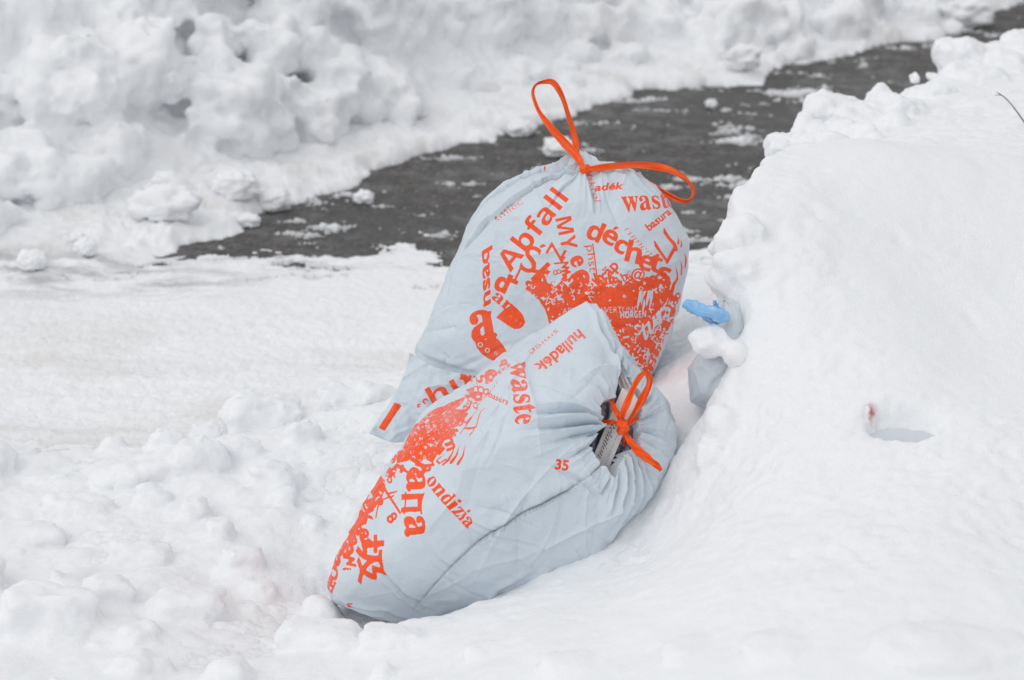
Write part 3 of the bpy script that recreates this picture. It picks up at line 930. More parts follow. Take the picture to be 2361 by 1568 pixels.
    D2 = D.reshape(na, nb, 3)
    if hem > 0:     # the film turns inwards at the mouth
        rows = []
        for f in (1.0, .7, .4, .15):
            q = P2[0] - D2[0] * hem * f - (m * 0)
            cen = q.mean(0)
            q = cen + (q - cen) * (1 - .05 * (1 - f))
            q = P2[0] * 1 - D2[0] * hem * f + (P2[0] - P2[0].mean(0)) * (.10 * f)
            rows.append(q)
        P2 = np.concatenate([np.stack(rows), P2], 0)
        D2 = np.concatenate([np.broadcast_to(D2[0], (4,) + D2[0].shape), D2], 0)
    return P2, D2, (m, e1, e2)

def fix_winding(verts, faces, centre):
    f = faces[len(faces) // 2]
    a, b, c = verts[f[0]], verts[f[1]], verts[f[2]]
    n = np.cross(b - a, c - a)
    return faces if n @ (a - centre) > 0 else faces[:, ::-1]

# ------------------------------------------------------------------ ribbons
def ribbon(name, parent, pts, width, mat, normal=None, twist=0.0, nseg=90, cup=.22, seed=0, thick=.0007, flutter=.0019):
    """a strip of drawstring film along a path, cupped and slightly creased, with real thickness"""
    C = catmull(pts, nseg)
    Tn = np.gradient(C, axis=0); Tn /= np.linalg.norm(Tn, axis=1)[:, None]
    nrm = np.array(normal if normal is not None else AX_F, float)
    W = np.interp(np.linspace(0, 1, nseg), np.linspace(0, 1, len(width)), width)
    tw = np.interp(np.linspace(0, 1, nseg), np.linspace(0, 1, len(twist)) if np.ndim(twist) else [0, 1], twist if np.ndim(twist) else [0, twist])
    S = np.cross(Tn, nrm); S /= np.linalg.norm(S, axis=1)[:, None] + 1e-9
    Nn = np.cross(S, Tn)
    nx = 9
    u = np.linspace(-1, 1, nx)
    rs = np.random.RandomState(seed + 3)
    ph = rs.rand(nx) * 6.28
    c, sn = np.cos(tw)[:, None, None], np.sin(tw)[:, None, None]
    S2 = S[:, None] * c + Nn[:, None] * sn
    N2 = Nn[:, None] * c - S[:, None] * sn
    tt = np.linspace(0, 1, nseg)[:, None]
    zz = cup * W[:, None] * .5 * (u[None] ** 2 - .5) + flutter * np.sin(tt * 23 + ph[None]) * .6 + flutter * np.sin(tt * 9 + u[None] * 5 + seed) + .0008 * np.cos(u[None] * 9 + seed)
    W = W * .74
    edge = 1 + .08 * np.sin(tt * 31 + seed) * np.abs(u[None])
    top = C[:, None] + S2 * (u[None] * W[:, None] * .5 * edge)[..., None] + N2 * zz[..., None]
    bot = top - N2 * thick
    V = np.concatenate([top.reshape(-1, 3), bot.reshape(-1, 3)])
    off = nseg * nx
    F = grid_faces(nseg, nx)
    sides = []
    for i in range(nseg - 1):
        sides.append((i * nx, (i + 1) * nx, off + (i + 1) * nx, off + i * nx))
        sides.append((i * nx + nx - 1, off + i * nx + nx - 1, off + (i + 1) * nx + nx - 1, (i + 1) * nx + nx - 1))
    for j in range(nx - 1):
        sides.append((j, off + j, off + j + 1, j + 1))
        e = (nseg - 1) * nx
        sides.append((e + j, e + j + 1, off + e + j + 1, off + e + j))
    Fa = np.concatenate([F, F[:, ::-1] + off, np.array(sides)])
    across = np.tile(u[None], (nseg, 1)).ravel()
    me = mesh_from(name, V, Fa, mat, True, {'across': np.concatenate([across, across])})
    return link(name, me, parent)

def lump_mesh(name, centre, rad, mat, parent=None, seed=0, amp=.25, freq=1.6, n=40, fine=.03, flat=.0, p=2.2):
    """a knobbly closed lump"""
    th = np.linspace(0, math.pi, n); ph = np.linspace(0, 2 * math.pi, n * 2, endpoint=False)
    TH_, PH_ = np.meshgrid(th, ph, indexing='ij')
    D = np.stack([np.sin(TH_) * np.cos(PH_), np.sin(TH_) * np.sin(PH_), np.cos(TH_)], -1).reshape(-1, 3)
    r = 1 / (np.abs(D) ** p).sum(1) ** (1 / p)
    r = r * (1 + amp * fbm3(D + seed * 3.1, freq, 3, .5, seed) + fine * fbm3(D + seed, 7, 3, .6, seed))
    P = D * r[:, None] * np.array(rad)
    if flat: P[:, 2] = np.maximum(P[:, 2], -flat * rad[2])
    F = grid_faces(n, n * 2, True)
    F = fix_winding(P, F, np.zeros(3))
    me = mesh_from(name, P + np.array(centre), F, mat)
    return link(name, me, parent)

# ------------------------------------------------------------------ upright bag
UP = Bag(1290, 700, 3.66, [(1345, 374), (1300, 376), (1240, 388), (1165, 425), (1105, 478), (1068, 540), (1030, 630), (1000, 710), (976, 765), (953, 806),
                           (985, 850), (1060, 900), (1180, 985), (1330, 1010), (1440, 960), (1482, 905), (1512, 845), (1540, 785), (1562, 720), (1582, 630), (1590, 548),
                           (1560, 495), (1520, 440), (1470, 402), (1420, 388)],
         .145, .13, 2.5, [((-.12, .02, 1), .125), ((.55, .05, .85), .185), ((-.75, -.05, .65), .205), ((.05, .62, .78), .205)], 16)

def draw_upright():
    cv = Canvas(-.26, -.26, .26, .26, .00028)
    def tf(Q): return np.stack([(Q[:, 0] - UP.cx) * UP.k, -(Q[:, 1] - UP.cy) * UP.k], 1)
    def z2(L): return [(922.3 + x / 3.15, 461.1 + y / 3.15) for x, y in L]
    def z7(L): return [(1239.4 + x / 4.535, 490.0 + y / 4.535) for x, y in L]
    def z6(L): return [(1066.4 + x / 6.80, 490.0 + y / 6.80) for x, y in L]
    K = UP.k
    rnd = random.Random(3)
    # dense heart of overlapping lettering
    core = z2([(905, 655), (960, 600), (1010, 640), (1060, 610), (1110, 650), (1160, 600), (1205, 640), (1260, 585), (1300, 630), (1345, 590), (1400, 640), (1440, 580), (1490, 650), (1560, 590),
               (1590, 640), (1640, 560), (1700, 610), (1760, 570), (1810, 590), (1850, 530), (1905, 540), (1925, 600), (1945, 690), (1975, 760), (1985, 810), (1950, 900), (1900, 1010), (1850, 1150), (1820, 1240),
               (1740, 1250), (1600, 1060), (1450, 1060), (1300, 1060), (1080, 940), (1070, 900), (1045, 800), (980, 720)])
    cv.poly(tf(np.array(core)))
    chars = 'aewrbkdghstnmupqSRGZ38'
    # pale chinks between the letters, more of them towards the rim
    for k in range(620):
        x, y = rnd.uniform(905, 1985), rnd.uniform(545, 1240)
        edge = abs(y - 790) / 260 + max(0, (x - 1750) / 260) + max(0, (1250 - x) / 500)
        if rnd.random() > .20 + .85 * edge: continue
        (cx, cy), = z2([(x, y)])
        a = rnd.uniform(0, 360); l = rnd.uniform(1.8, 5.2) * (1 + .5 * edge)
        ca, sa = math.cos(a), math.sin(a)
        w = l * rnd.uniform(.25, .55)
        if rnd.random() < .4:
            letter(cv, tf, rnd.choice('krvzxyNMKAVat'), cx, cy, rnd.uniform(0, 360), l * 2.4, .0, val=0.0)
        else:
            cv.poly(tf(np.array([(cx - ca * l, cy - sa * l), (cx + sa * w, cy - ca * w), (cx + ca * l * .7, cy + sa * l), (cx - sa * w * .6, cy + ca * w)])), 0.0)
    # letters crowding at the rim of the heart
    rim = z2([(960, 610), (1010, 590), (1060, 560), (1120, 560), (1180, 560), (1220, 590), (1290, 600), (1400, 590), (1490, 620), (1530, 600), (1590, 590), (1640, 640), (1720, 625),
              (1800, 620), (1880, 600), (1930, 650), (1950, 720), (1040, 650), (1100, 620), (1820, 620), (1880, 700), (1600, 680), (1680, 690), (1560, 650)])
    for i, (x, y) in enumerate(rim):
        letter(cv, tf, (serif, heavy, slant, str)[i % 4](chars[(i * 7) % len(chars)]), x + rnd.uniform(-6, 6), y + rnd.uniform(-8, 8), rnd.uniform(-80, 80), rnd.uniform(17, 30), rnd.choice([0, .03]))
        if i % 3 == 0:
            letter(cv, tf, rnd.choice('oebd'), x, y + 10, rnd.uniform(-60, 60), rnd.uniform(7, 11), .0, val=0.0)
    low = z2([(1640, 1000), (1700, 1060), (1740, 1120), (1790, 1100), (1800, 1180), (1850, 1060), (1900, 960), (1880, 900), (1930, 860), (1780, 980), (1700, 960), (1820, 1020), (1760, 1200)])
    for i, (x, y) in enumerate(low):
        letter(cv, tf, chars[(i * 5 + 3) % len(chars)], x + rnd.uniform(-5, 5), y + rnd.uniform(-5, 5), rnd.uniform(-90, 90), rnd.uniform(12, 26), 0.0, val=0.0)
        letter(cv, tf, chars[(i * 3 + 1) % len(chars)], x + rnd.uniform(-6, 6), y + rnd.uniform(-6, 6), rnd.uniform(-90, 90), rnd.uniform(12, 20), .01)
    text(cv, tf, slant('turs'), z7([(1085, 1335)])[0], z7([(1405, 1005)])[0], 27, 0.02, .2, 0.0)
    # white half-round
    cv.poly(tf(np.array(z2([(800, 610), (880, 648), (940, 690), (985, 725), (1020, 765), (1045, 805), (1062, 850), (1072, 905), (1060, 960), (900, 1060), (800, 1110), (740, 1040), (690, 985), (740, 905),
                            (830, 940), (905, 890), (890, 840), (850, 795), (800, 765), (760, 740), (735, 690)]))), 0.0)
    cv.poly(tf(np.array(z2([(700, 858), (760, 800), (815, 768), (850, 795), (890, 840), (907, 890), (895, 918), (868, 938), (830, 940), (790, 920), (750, 890)]))))
    cv.poly(tf(np.array(z2([(548, 1020), (600, 1030), (680, 988), (725, 1020), (755, 1060), (776, 1095), (770, 1125), (735, 1150), (690, 1168), (640, 1145), (600, 1115), (565, 1070)]))))
    for p, a, h in (((590, 1050), 40, 12), ((640, 1090), -20, 11), ((700, 1110), 70, 8)):
        (x, y), = z2([p]); letter(cv, tf, 'o', x, y, a, h, 0, val=0.0)
    for p in ((840, 880), (870, 900), (800, 850)):
        (x, y), = z2([p]); letter(cv, tf, 'r', x, y, 130, 5, 0, val=0.0)
    # the readable words
    text(cv, tf, heavy('Abfall'), (1177, 634), (1308, 469), 34, .0)
    text(cv, tf, heavy('MY'), (1277, 514), (1292, 586), 27, .0)
    for ch, x, y, a, h in (('d', 1367, 541, 25, 47), ('é', 1399, 555, 30, 45), ('c', 1423, 576, 28, 33), ('h', 1453, 588, 14, 50), ('e', 1480, 612, 22, 35), ('t', 1503, 612, 16, 42), ('s', 1522, 640, 10, 40)):
        letter(cv, tf, heavy(ch) if ch != 'é' else heavy('e'), x, y, a, h if ch != 'é' else 35, .012, 1.08)
    letter(cv, tf, '´', 1412, 535, 25, 9, .06)
    text(cv, tf, 'kräp', (1376, 668), (1420, 620), 20, .028)
    text(cv, tf, serif('waste'), (1430, 499), (1562, 480), 36, .008, grow=-.35)
    text(cv, tf, 'basura', (1487, 541), (1543, 497), 14, .03)
    text(cv, tf, 'rument', (1430, 538), (1497, 606), 13, -.012, .3, bend=-.03)
    text(cv, tf, 'phst', (1346, 574), (1353, 634), 14, .0)
    cv.stroke(tf(np.array(z7([(548, 365), (590, 690)]))), 14 / 4.535 * K)
    letter(cv, tf, serif('e'), 1325, 609, 70, 30, .03)
    letter(cv, tf, heavy('e'), 1334, 645, 65, 38, .03)
    letter(cv, tf, 'S', 1222, 604, 20, 62, .01, 1.05)
    letter(cv, tf, 'T', 1192, 640, 205, 40, .05, .5)
    letter(cv, tf, heavy('d'), 1160, 655, 25, 46, .03)
    letter(cv, tf, 'Z', 1279, 587, 120, 40, .01, .8)
    letter(cv, tf, '´', 1249, 575, 30, 10, .05)
    letter(cv, tf, 'Ł', 1250, 638, 45, 54, .02)
    letter(cv, tf, 'a', 1237, 652, 30, 26, .02)
    letter(cv, tf, 'y', 1290, 612, 60, 30, .0)
    letter(cv, tf, 'w', 1300, 625, 70, 17, .03)
    letter(cv, tf, 'a', 1298, 646, 20, 16, .02)
    letter(cv, tf, 'k', 1440, 638, 40, 15, .0)
    letter(cv, tf, '@', 1462, 640, 10, 32, .02)
    text(cv, tf, 'nsaq', (1133, 711), (1128, 571), 18, .028, -.25)
    text(cv, tf, serif('ar'), (1134, 690), (1172, 722), 22, .01)
    letter(cv, tf, serif('a'), 1115, 752, -10, 72, .02, .85)
    letter(cv, tf, 'J', 1126, 735, 12, 34, .04)
    text(cv, tf, 'smieć', (1146, 520), (1208, 476), 11, -.012)
    text(cv, tf, 'ískrol', (1349, 411), (1366, 478), 11, .0, .2)
    text(cv, tf, 'adék', (1366, 450), (1433, 444), 13, .03, .25)
    cv.stroke(tf(np.array([(1255, 391), (1254, 397)])), 4 * K)
    # bracket-like sign and drops
    for pts, w in (([(1282, 190), (1292, 235), (1330, 290), (1390, 355), (1412, 410)], (10, 38, 34, 42, 34)), ([(1400, 385), (1355, 460), (1310, 545)], (36, 38, 30)),
                   ([(1180, 330), (1195, 375), (1240, 440), (1310, 530)], (14, 36, 30, 30)),
                   ([(1432, 280), (1440, 310), (1432, 345)], (4, 16, 26)), ([(1462, 308), (1472, 345), (1466, 378)], (4, 16, 20)), ([(1507, 435), (1523, 510), (1515, 590)], (4, 26, 14)),
                   ([(1460, 520), (1475, 590), (1470, 660)], (4, 20, 20)), ([(1402, 580), (1425, 650), (1425, 710), (1385, 770), (1370, 830)], (6, 18, 24, 34, 40))):
        cv.stroke(tf(np.array(z7(pts))), np.array(w) / 4.535 * K)
    letter(cv, tf, 'G', 1541, 700, 10, 26, .0)
    letter(cv, tf, 'e', 1548, 690, 0, 14, .03)
    for p, c in (((1440, 880), 'o'), ((1400, 920), 'm'), ((1380, 1060), 'e'), ((1395, 1130), 'd')):
        (x, y), = z7([p]); letter(cv, tf, c, x, y, 15, 15, .03)
    # reversed-out line and emblem
    text(cv, tf, 'ABFALLVERWERTUNG', (1293, 726), (1462, 722), 10.5, -.006, val=0.0)
    cv.poly(tf(np.array(z2([(1685, 690), (1700, 668), (1812, 662), (1808, 720), (1795, 770), (1775, 815), (1760, 818), (1690, 822)]))), 1.0)
    for L in ([(1708, 672), (1732, 672), (1722, 720), (1706, 770), (1694, 815), (1690, 780), (1700, 720)], [(1740, 672), (1762, 670), (1738, 715), (1724, 775), (1716, 740)],
              [(1770, 670), (1810, 666), (1806, 720), (1794, 770), (1776, 812), (1784, 760), (1788, 710), (1774, 740), (1760, 790), (1756, 750), (1764, 705)],
              [(1744, 720), (1752, 760), (1740, 818), (1728, 818), (1734, 770)]):
        cv.poly(tf(np.array(z2(L))), 0.0)
    text(cv, tf, heavy('HORGEN'), (1422, 736), (1481, 733), 11.5, .0, val=0.0)
    cv.soft(3)
    return cv

up_root_z = float(UP.world(np.array([[0.0, -.21, 0.0]]))[0][2])
up = thing('garbage_bag', 'upright pale grey bag of orange waste words with two long orange loops on its knot', 'garbage bag',
           (UP.C[0], UP.C[1] + .06, up_root_z), 'printed garbage bags')
pl = [(1072, 548, .004, .07, .0075, 0), (1118, 500, .003, .05, .005, 0), (1165, 452, .003, .06, .005, 0), (1215, 470, .003, .05, .0045, 0), (1262, 455, .003, .05, .004, 0),
      (1300, 505, .003, .06, .003, 0), (1368, 512, .004, .05, .008, 0), (1345, 480, .003, .05, .004, 0), (1410, 450, .003, .05, .003, 0), (1470, 440, .003, .06, .004, 0), (1530, 480, .004, .06, .005, 0), (1440, 405, .003, .06, .005, 0)]
pl += [(x, 470, .004, .06, .005, 1) for x in (1130, 1190, 1250, 1310, 1390, 1450, 1510)]
cr = [([(1090, 520), (1060, 620), (1035, 720), (1018, 800)], .0035, .0022, 'ridge'), ([(1335, 402), (1250, 428), (1180, 478), (1120, 530), (1080, 580)], .0024, .0085, 'fold'), ([(1325, 398), (1245, 405), (1170, 440), (1110, 490)], .0025, .005, 'fold'), ([(1350, 400), (1362, 450), (1370, 500)], .003, .006, 'v'), ([(1335, 405), (1290, 450), (1262, 490)], .0025, .004, 'fold'), ([(1372, 402), (1440, 420), (1500, 470)], .0025, .004, 'fold'), ([(1380, 398), (1470, 405), (1545, 470)], .0025, .004, 'fold'), ([(1052, 588), (1110, 600), (1180, 605)], .002, .0009, 'v'),
      ([(1545, 470), (1578, 560), (1568, 640)], .004, .002, 'ridge'), ([(960, 806), (1020, 840), (1110, 862)], .006, .006, 'v'), ([(1400, 860), (1450, 800), (1480, 740)], .004, .002, 'ridge'),
      ([(1010, 850), (1080, 840), (1180, 790)], .004, .0018, 'v')]
PU, DU, _fr = bag_surface(UP, (.045, .29, .02), None, 1000, 560, pl, cr, 4, .006, 130, gathers=40)
nr, nc = PU.shape[:2]
Lf = PU.reshape(-1, 3)
# gathered tuft at the knot
cvU = draw_upright()
ink = cvU.sample(Lf[:, 0], Lf[:, 1]) * (DU.reshape(-1, 3)[:, 2] > -.02)
Wv = UP.world(Lf)
F = fix_winding(Wv, grid_faces(nr, nc, True), UP.C)
link('bag_body', mesh_from('bag_body', Wv, F, FILM, True, {'ink': ink, 'worn': np.full(len(ink), .12)}), up)

def pth(bag, pts):
    """(measured x, measured y, offset towards the viewer) -> world points in the bag's frame"""
    return np.array([at_depth(x, y, bag.d - c) for x, y, c in pts])

W = .0098
ribbon('drawstring_loop', up, pth(UP, [(1344, 387, .077), (1330, 360, .05), (1300, 328, .03), (1268, 292, .02), (1240, 252, .008), (1228, 216, 0), (1236, 196, -.004), (1254, 189, -.006), (1276, 192, -.006),
       (1296, 222, -.006), (1312, 270, -.004), (1325, 320, 0), (1338, 372, .04), (1346, 388, .077)]), [.009, .017, .021, .014, .008, .007, .006, .007, .010, .010, .010, .012, .016, .012, .008], RIB_O,
       twist=[0, .3, .2, -.4, -.9, -.6, .4, .9, .5, .3, .2, 0], seed=1, nseg=150)
ribbon('drawstring_loop', up, pth(UP, [(1346, 390, .080), (1372, 388, .082), (1412, 384, .074), (1465, 381, .048), (1510, 384, .02), (1550, 394, .02), (1584, 414, .02), (1600, 438, .018), (1592, 459, .014), (1570, 463, .008),
       (1535, 447, .0), (1490, 420, -.01), (1440, 402, -.012), (1390, 396, .0), (1352, 394, .028)]), [.008, .012, .014, .018, .017, .016, .014, .013, .011, .011, .012, .012, .010, .010, .008], RIB_O,
       twist=[.9, .7, .5, .4, .5, .9, 1.2, .8, .3, .2, .6, .9], seed=5, nseg=160)
lump_mesh('drawstring_knot', pth(UP, [(1349, 391, .078)])[0], (.009, .007, .008), RIB_O, up, 3, .3, 1.8, 24)
# puckered film around the knot
def pucker(bag, cx, cy, c, rad, h, n, parent, seed, mat, tilt=(0, 1, 0)):
    rs = np.random.RandomState(seed)
    na_, nb_ = 26, 140
    b = np.linspace(0, 2 * math.pi, nb_, endpoint=False)
    fold = .5 * np.sin(b * n + rs.rand() * 6) + .35 * np.sin(b * (n * 2 - 1) + rs.rand() * 6) + .25 * np.sin(b * 3 + rs.rand() * 6)
    V = []
    for i in range(na_):
        t = i / (na_ - 1)
        r = rad * (.28 + .72 * t ** 1.4) * (1 + .30 * fold * (1 - .2 * t))
        z = h * (1 - t ** 1.3) * (1 + .25 * fold * t)
        V.append(np.stack([cx * 0 + r * np.cos(b), z + 0 * b - .15 * rad * fold, r * np.sin(b)], 1))
    V = np.concatenate(V)
    up_ = np.array(tilt, float); up_ /= np.linalg.norm(up_)
    s_ = np.cross(up_, (0, 0, 1.0)); s_ /= np.linalg.norm(s_); f_ = np.cross(s_, up_)
    base = np.array(((cx - bag.cx) * bag.k, -(cy - bag.cy) * bag.k, c))
    Lp = base + V[:, :1] * s_ + V[:, 1:2] * up_ + V[:, 2:] * f_
    me = mesh_from('gathered_neck', bag.world(Lp), grid_faces(na_, nb_, True), mat, True, {'ink': np.zeros(len(Lp)), 'worn': np.zeros(len(Lp))})
    return link('gathered_neck', me, parent)
pucker(UP, 1338, 392, .022, .034, .030, 7, up, 2, FILM, (-.15, 1, .25))

# loose lower corner of the upright bag
def flap():
    top = catmull([(950, 812, .085), (1005, 843, .10), (1060, 858, .105), (1118, 868, .10)], 90)
    bot = catmull([(861, 992, .12), (926, 1013, .115), (1000, 985, .10), (1070, 930, .09)], 90)
    mid = catmull([(925, 890, .095), (975, 925, .115), (1030, 925, .11), (1095, 900, .095)], 90)
    n = 90
    G = np.zeros((n, 90, 3))
    for i in range(n):
        t = i / (n - 1)
        G[i] = top * (1 - t) * (1 - 2 * t) + mid * 4 * t * (1 - t) + bot * t * (2 * t - 1)
    x, y = G[..., 0], G[..., 1]
    G[..., 2] += .004 * fbm2(x, y, .02, 3, .5, 3) + .0035 * np.exp(-np.abs(perlin2(x * .012 + 3, y * .018)) * 9)
    cv = Canvas(850, 800, 1130, 1020, .3)
    ident = lambda Q: Q
    cv.poly([(918, 922), (933, 931), (896, 988), (883, 980)])
    text(cv, ident, heavy('hu'), (1008, 934), (1092, 884), 33, .0)
    letter(cv, ident, 'c', 986, 920, 30, 13, .05); letter(cv, ident, 'c', 972, 930, 20, 9, .05)
    letter(cv, ident, 'n', 1080, 850, 10, 50, .02, .6); letter(cv, ident, 'J', 1092, 862, -30, 34, .04)
    cv.soft(2)
    ink = cv.sample(G[..., 0].ravel(), G[..., 1].ravel())
    pts = G.reshape(-1, 3)
    L = np.stack([(pts[:, 0] - UP.cx) * UP.k, -(pts[:, 1] - UP.cy) * UP.k, pts[:, 2]], 1)
    L2 = L.copy(); L2[:, 2] -= .004
    V = np.concatenate([UP.world(L), UP.world(L2)])
    Fq = grid_faces(n, 90)
    m = n * 90
    ring = [i for i in range(90)] + [i * 90 + 89 for i in range(1, n)] + [(n - 1) * 90 + j for j in range(88, -1, -1)] + [i * 90 for i in range(n - 2, 0, -1)]
    side = [(a, b, b + m, a + m) for a, b in zip(ring, ring[1:] + ring[:1])]
    Fa = np.concatenate([Fq[:, ::-1], Fq + m, np.array(side)])
    me = mesh_from('bag_corner', V, Fa, FILM, True, {'ink': np.concatenate([ink, ink * 0]), 'worn': np.full(2 * m, .1)})
    return link('bag_corner', me, up)
flap()

# ------------------------------------------------------------------ lying bag
LY = Bag(1200, 1085, 3.30, [(1350, 707), (1280, 742), (1200, 790), (1105, 860), (1030, 915), (965, 965), (922, 1020), (885, 1085), (850, 1150), (805, 1225), (768, 1290), (756, 1345), (775, 1382),
                            (870, 1425), (975, 1445), (1080, 1420), (1160, 1395), (1260, 1350), (1380, 1300), (1440, 1240), (1490, 1170), (1530, 1120), (1556, 1050), (1561, 990), (1540, 925),
                            (1500, 880), (1455, 835), (1425, 780), (1390, 725)],
         .185, .15, 2.3, [((.08, -.30, .95), .150), ((-.62, .50, .60), .152), ((.10, -.80, .60), .180), ((.62, .15, .77), .180), ((-.1, .62, .78), .178)], 18)
HOLE = [(1900 + x / 2.24) / 1.7348 + 0j for x in ()]
hole_z3 = [(1285, 85), (1330, 190), (1400, 285), (1470, 400), (1490, 480), (1470, 560), (1425, 640), (1440, 760), (1430, 830), (1390, 850), (1320, 870), (1275, 930), (1240, 1040), (1210, 1105), (1185, 1080),
           (1130, 1010), (1060, 930), (1010, 810), (1060, 720), (1130, 660), (1150, 630), (1105, 550), (1088, 490), (1110, 445), (1170, 425), (1222, 420), (1228, 340), (1250, 230), (1268, 140)]
hole_px = [((1900 + x / 2.24) / 1.7348, (1400 + y / 2.24) / 1.7348) for x, y in hole_z3]
hc = ((1900 + 1265 / 2.24) / 1.7348, (1400 + 660 / 2.24) / 1.7348)
pole = LY.hit([hc])[0]

N_A = np.array((-.52, .42, .74)); N_A /= np.linalg.norm(N_A)
A_1 = np.cross((0, 1.0, 0), N_A); A_1 /= np.linalg.norm(A_1); A_2 = np.cross(N_A, A_1)

def draw_lying():
    cv = Canvas(-.30, -.30, .30, .30, .0003)
    def tf(Q):
        p = LY.hit(Q)
        return np.stack([p @ A_1, p @ A_2], 1)
    def aff(fn):
        return fn
    def z5(L): return [(835.8 + x / 4.185, 720.5 + y / 4.185) for x, y in L]
    def z4(L): return [(720.5 + x / 3.022, 951 + y / 3.022) for x, y in L]
    rnd = random.Random(8)
    core = z5([(470, 1110), (560, 1050), (640, 980), (760, 900), (850, 840), (960, 775), (1010, 760), (960, 840), (880, 900), (960, 900), (1010, 930), (960, 970), (990, 1000), (900, 1060), (860, 1130), (890, 1150), (800, 1190), (760, 1250),
               (790, 1290), (720, 1320), (680, 1400), (600, 1370), (560, 1440), (480, 1400), (410, 1420), (330, 1430), (350, 1330), (400, 1250), (440, 1170)])
    cv.poly(tf(np.array(core)))
    chars = 'aewrbkdghstnmupqSRGZ38'
    for k in range(420):
        x, y = rnd.uniform(330, 1010), rnd.uniform(770, 1440)
        (cx, cy), = z5([(x, y)])
        if rnd.random() < .75:
            l = rnd.uniform(2, 9)
            cv.stroke(tf(np.array([(cx, cy), (cx - l, cy + l * .9)])), [.0003, .0012], 0.0)
        else:
            letter(cv, tf, rnd.choice('krvzxyNMKAVat'), cx, cy, rnd.uniform(0, 360), rnd.uniform(4, 8), .0, val=0.0)
    text(cv, tf, 'VERWERT', z5([(625, 970)])[0], z5([(640, 1180)])[0], 6, -.01, val=0.0)
    # letters along the ridge and down the left side
    rim = z5([(1030, 780), (1100, 700), (1180, 640), (1250, 610), (1300, 540), (1360, 490), (1000, 900), (1060, 860), (1120, 800), (1180, 760), (940, 960), (1000, 980), (900, 1040), (880, 1120), (830, 1200), (760, 1290), (640, 1440),
              (580, 1480), (500, 1520), (420, 1500), (360, 1480), (300, 1500), (280, 1420), (320, 1350)])
    for i, (x, y) in enumerate(rim):
        letter(cv, tf, (serif, slant, heavy)[i % 3](chars[(i * 7 + 2) % len(chars)]), x + rnd.uniform(-4, 4), y + rnd.uniform(-4, 4), rnd.uniform(30, 110), rnd.uniform(20, 32), rnd.choice([0, .03, .05]))
    for i in range(46):
        t = rnd.random()
        x, y = 898 - 95 * t + rnd.uniform(-26, 8), 1085 + 170 * t + rnd.uniform(-14, 14)
        letter(cv, tf, (serif, heavy, str)[i % 3](chars[(i * 5) % len(chars)]), x, y, rnd.uniform(20, 120), rnd.uniform(13, 26), rnd.choice([0, .03]))
    text(cv, tf, serif('waste'), (1183, 838), (1190, 972), 40, .012, grow=.2)
    text(cv, tf, 'hulladék', (1330, 758), (1230, 842), 19, .03)
    text(cv, tf, serif('ondizia'), (986, 1096), (1086, 1203), 25, .012)
    for ch, x, y, h in ((serif('a'), 964, 1099, 46), ('п', 958, 1146, 50), (serif('a'), 969, 1197, 50)):
        letter(cv, tf, ch, x, y, 84, h, .02 if ch != 'п' else .03)
    cv.stroke(tf(np.array([(942, 1124), (944, 1170)])), .003); cv.stroke(tf(np.array([(983, 1122), (984, 1168)])), .003)
    letter(cv, tf, '圾', 868, 1273, 84, 74, .028, 1.45)
    for a, b in (((888, 1116), (876, 1184)), ((888, 1118), (934, 1170)), ((880, 1146), (912, 1132)), ((900, 1128), (918, 1122))):
        cv.stroke(tf(np.array([a, b])), [.0042, .0030])
    letter(cv, tf, '8', 914, 1180, 50, 28, .03)
    text(cv, tf, 'basura', (1129, 912), (1174, 930), 10, .02)
    text(cv, tf, 'rument', (1150, 878), (1098, 934), 7, -.01, .3)
    text(cv, tf, 'smieć', (1280, 758), (1216, 812), 8, .0)
    text(cv, tf, 'szkro', (1178, 838), (1120, 880), 9, .02)
    for pts, w in (([(895, 1210), (880, 1310), (850, 1370), (800, 1420)], (2, 20, 40, 26)), ([(945, 1225), (925, 1320), (880, 1390)], (2, 24, 50)), ([(1012, 1218), (990, 1330), (950, 1400)], (2, 26, 50)),
                   ([(1130, 908), (1060, 990), (1000, 1080), (950, 1130)], (6, 16, 20, 14)), ([(1000, 1085), (1060, 1095), (1120, 1085)], (18, 26, 20)), ([(1228, 896), (1160, 940), (1140, 1010), (1125, 1085)], (4, 14, 18, 14)),
                   ([(1140, 1070), (1100, 1110)], (6, 18)), ([(1125, 1110), (1065, 1150)], (4, 20)), ([(760, 1340), (720, 1380), (760, 1410), (820, 1370)], (16, 20, 20, 22))):
        cv.stroke(tf(np.array(z5(pts))), np.array(w) / 4.185 * LY.k)
    for p, c, a, h in (((290, 985), 'w', 70, 24), ((270, 1045), 'i', 80, 22), ((260, 900), 'm', 60, 30), ((330, 810), 'R', 60, 34), ((205, 985), 'S', 40, 40), ((160, 1090), 'o', 10, 30), ((150, 1190), 'd', 10, 34), ((225, 920), 'C', 60, 34),
                       ((300, 860), 'e', 80, 26), ((350, 740), 'a', 70, 30), ((420, 700), 'k', 60, 34), ((410, 630), 'B', 60, 34), ((470, 600), 's', 80, 28), ((400, 830), 'et', 75, 30), ((180, 1010), 'a', 60, 26), ((130, 1150), 'e', 30, 22)):
        (x, y), = z4([p]); letter(cv, tf, c, x, y, a, h, .03)
    cv.soft(3)
    cb = Canvas(-.25, -.25, .25, .25, .0003)
    tb = lambda Q: np.stack([(Q[:, 0] - LY.cx) * LY.k, -(Q[:, 1] - LY.cy) * LY.k], 1)
    text(cb, tb, '35', (1274, 1067), (1304, 1071), 17, .035)
    text(cb, tb, '35', (822, 1378), (785, 1380), 10, .03)
    cb.soft(3)
    return cv, cb

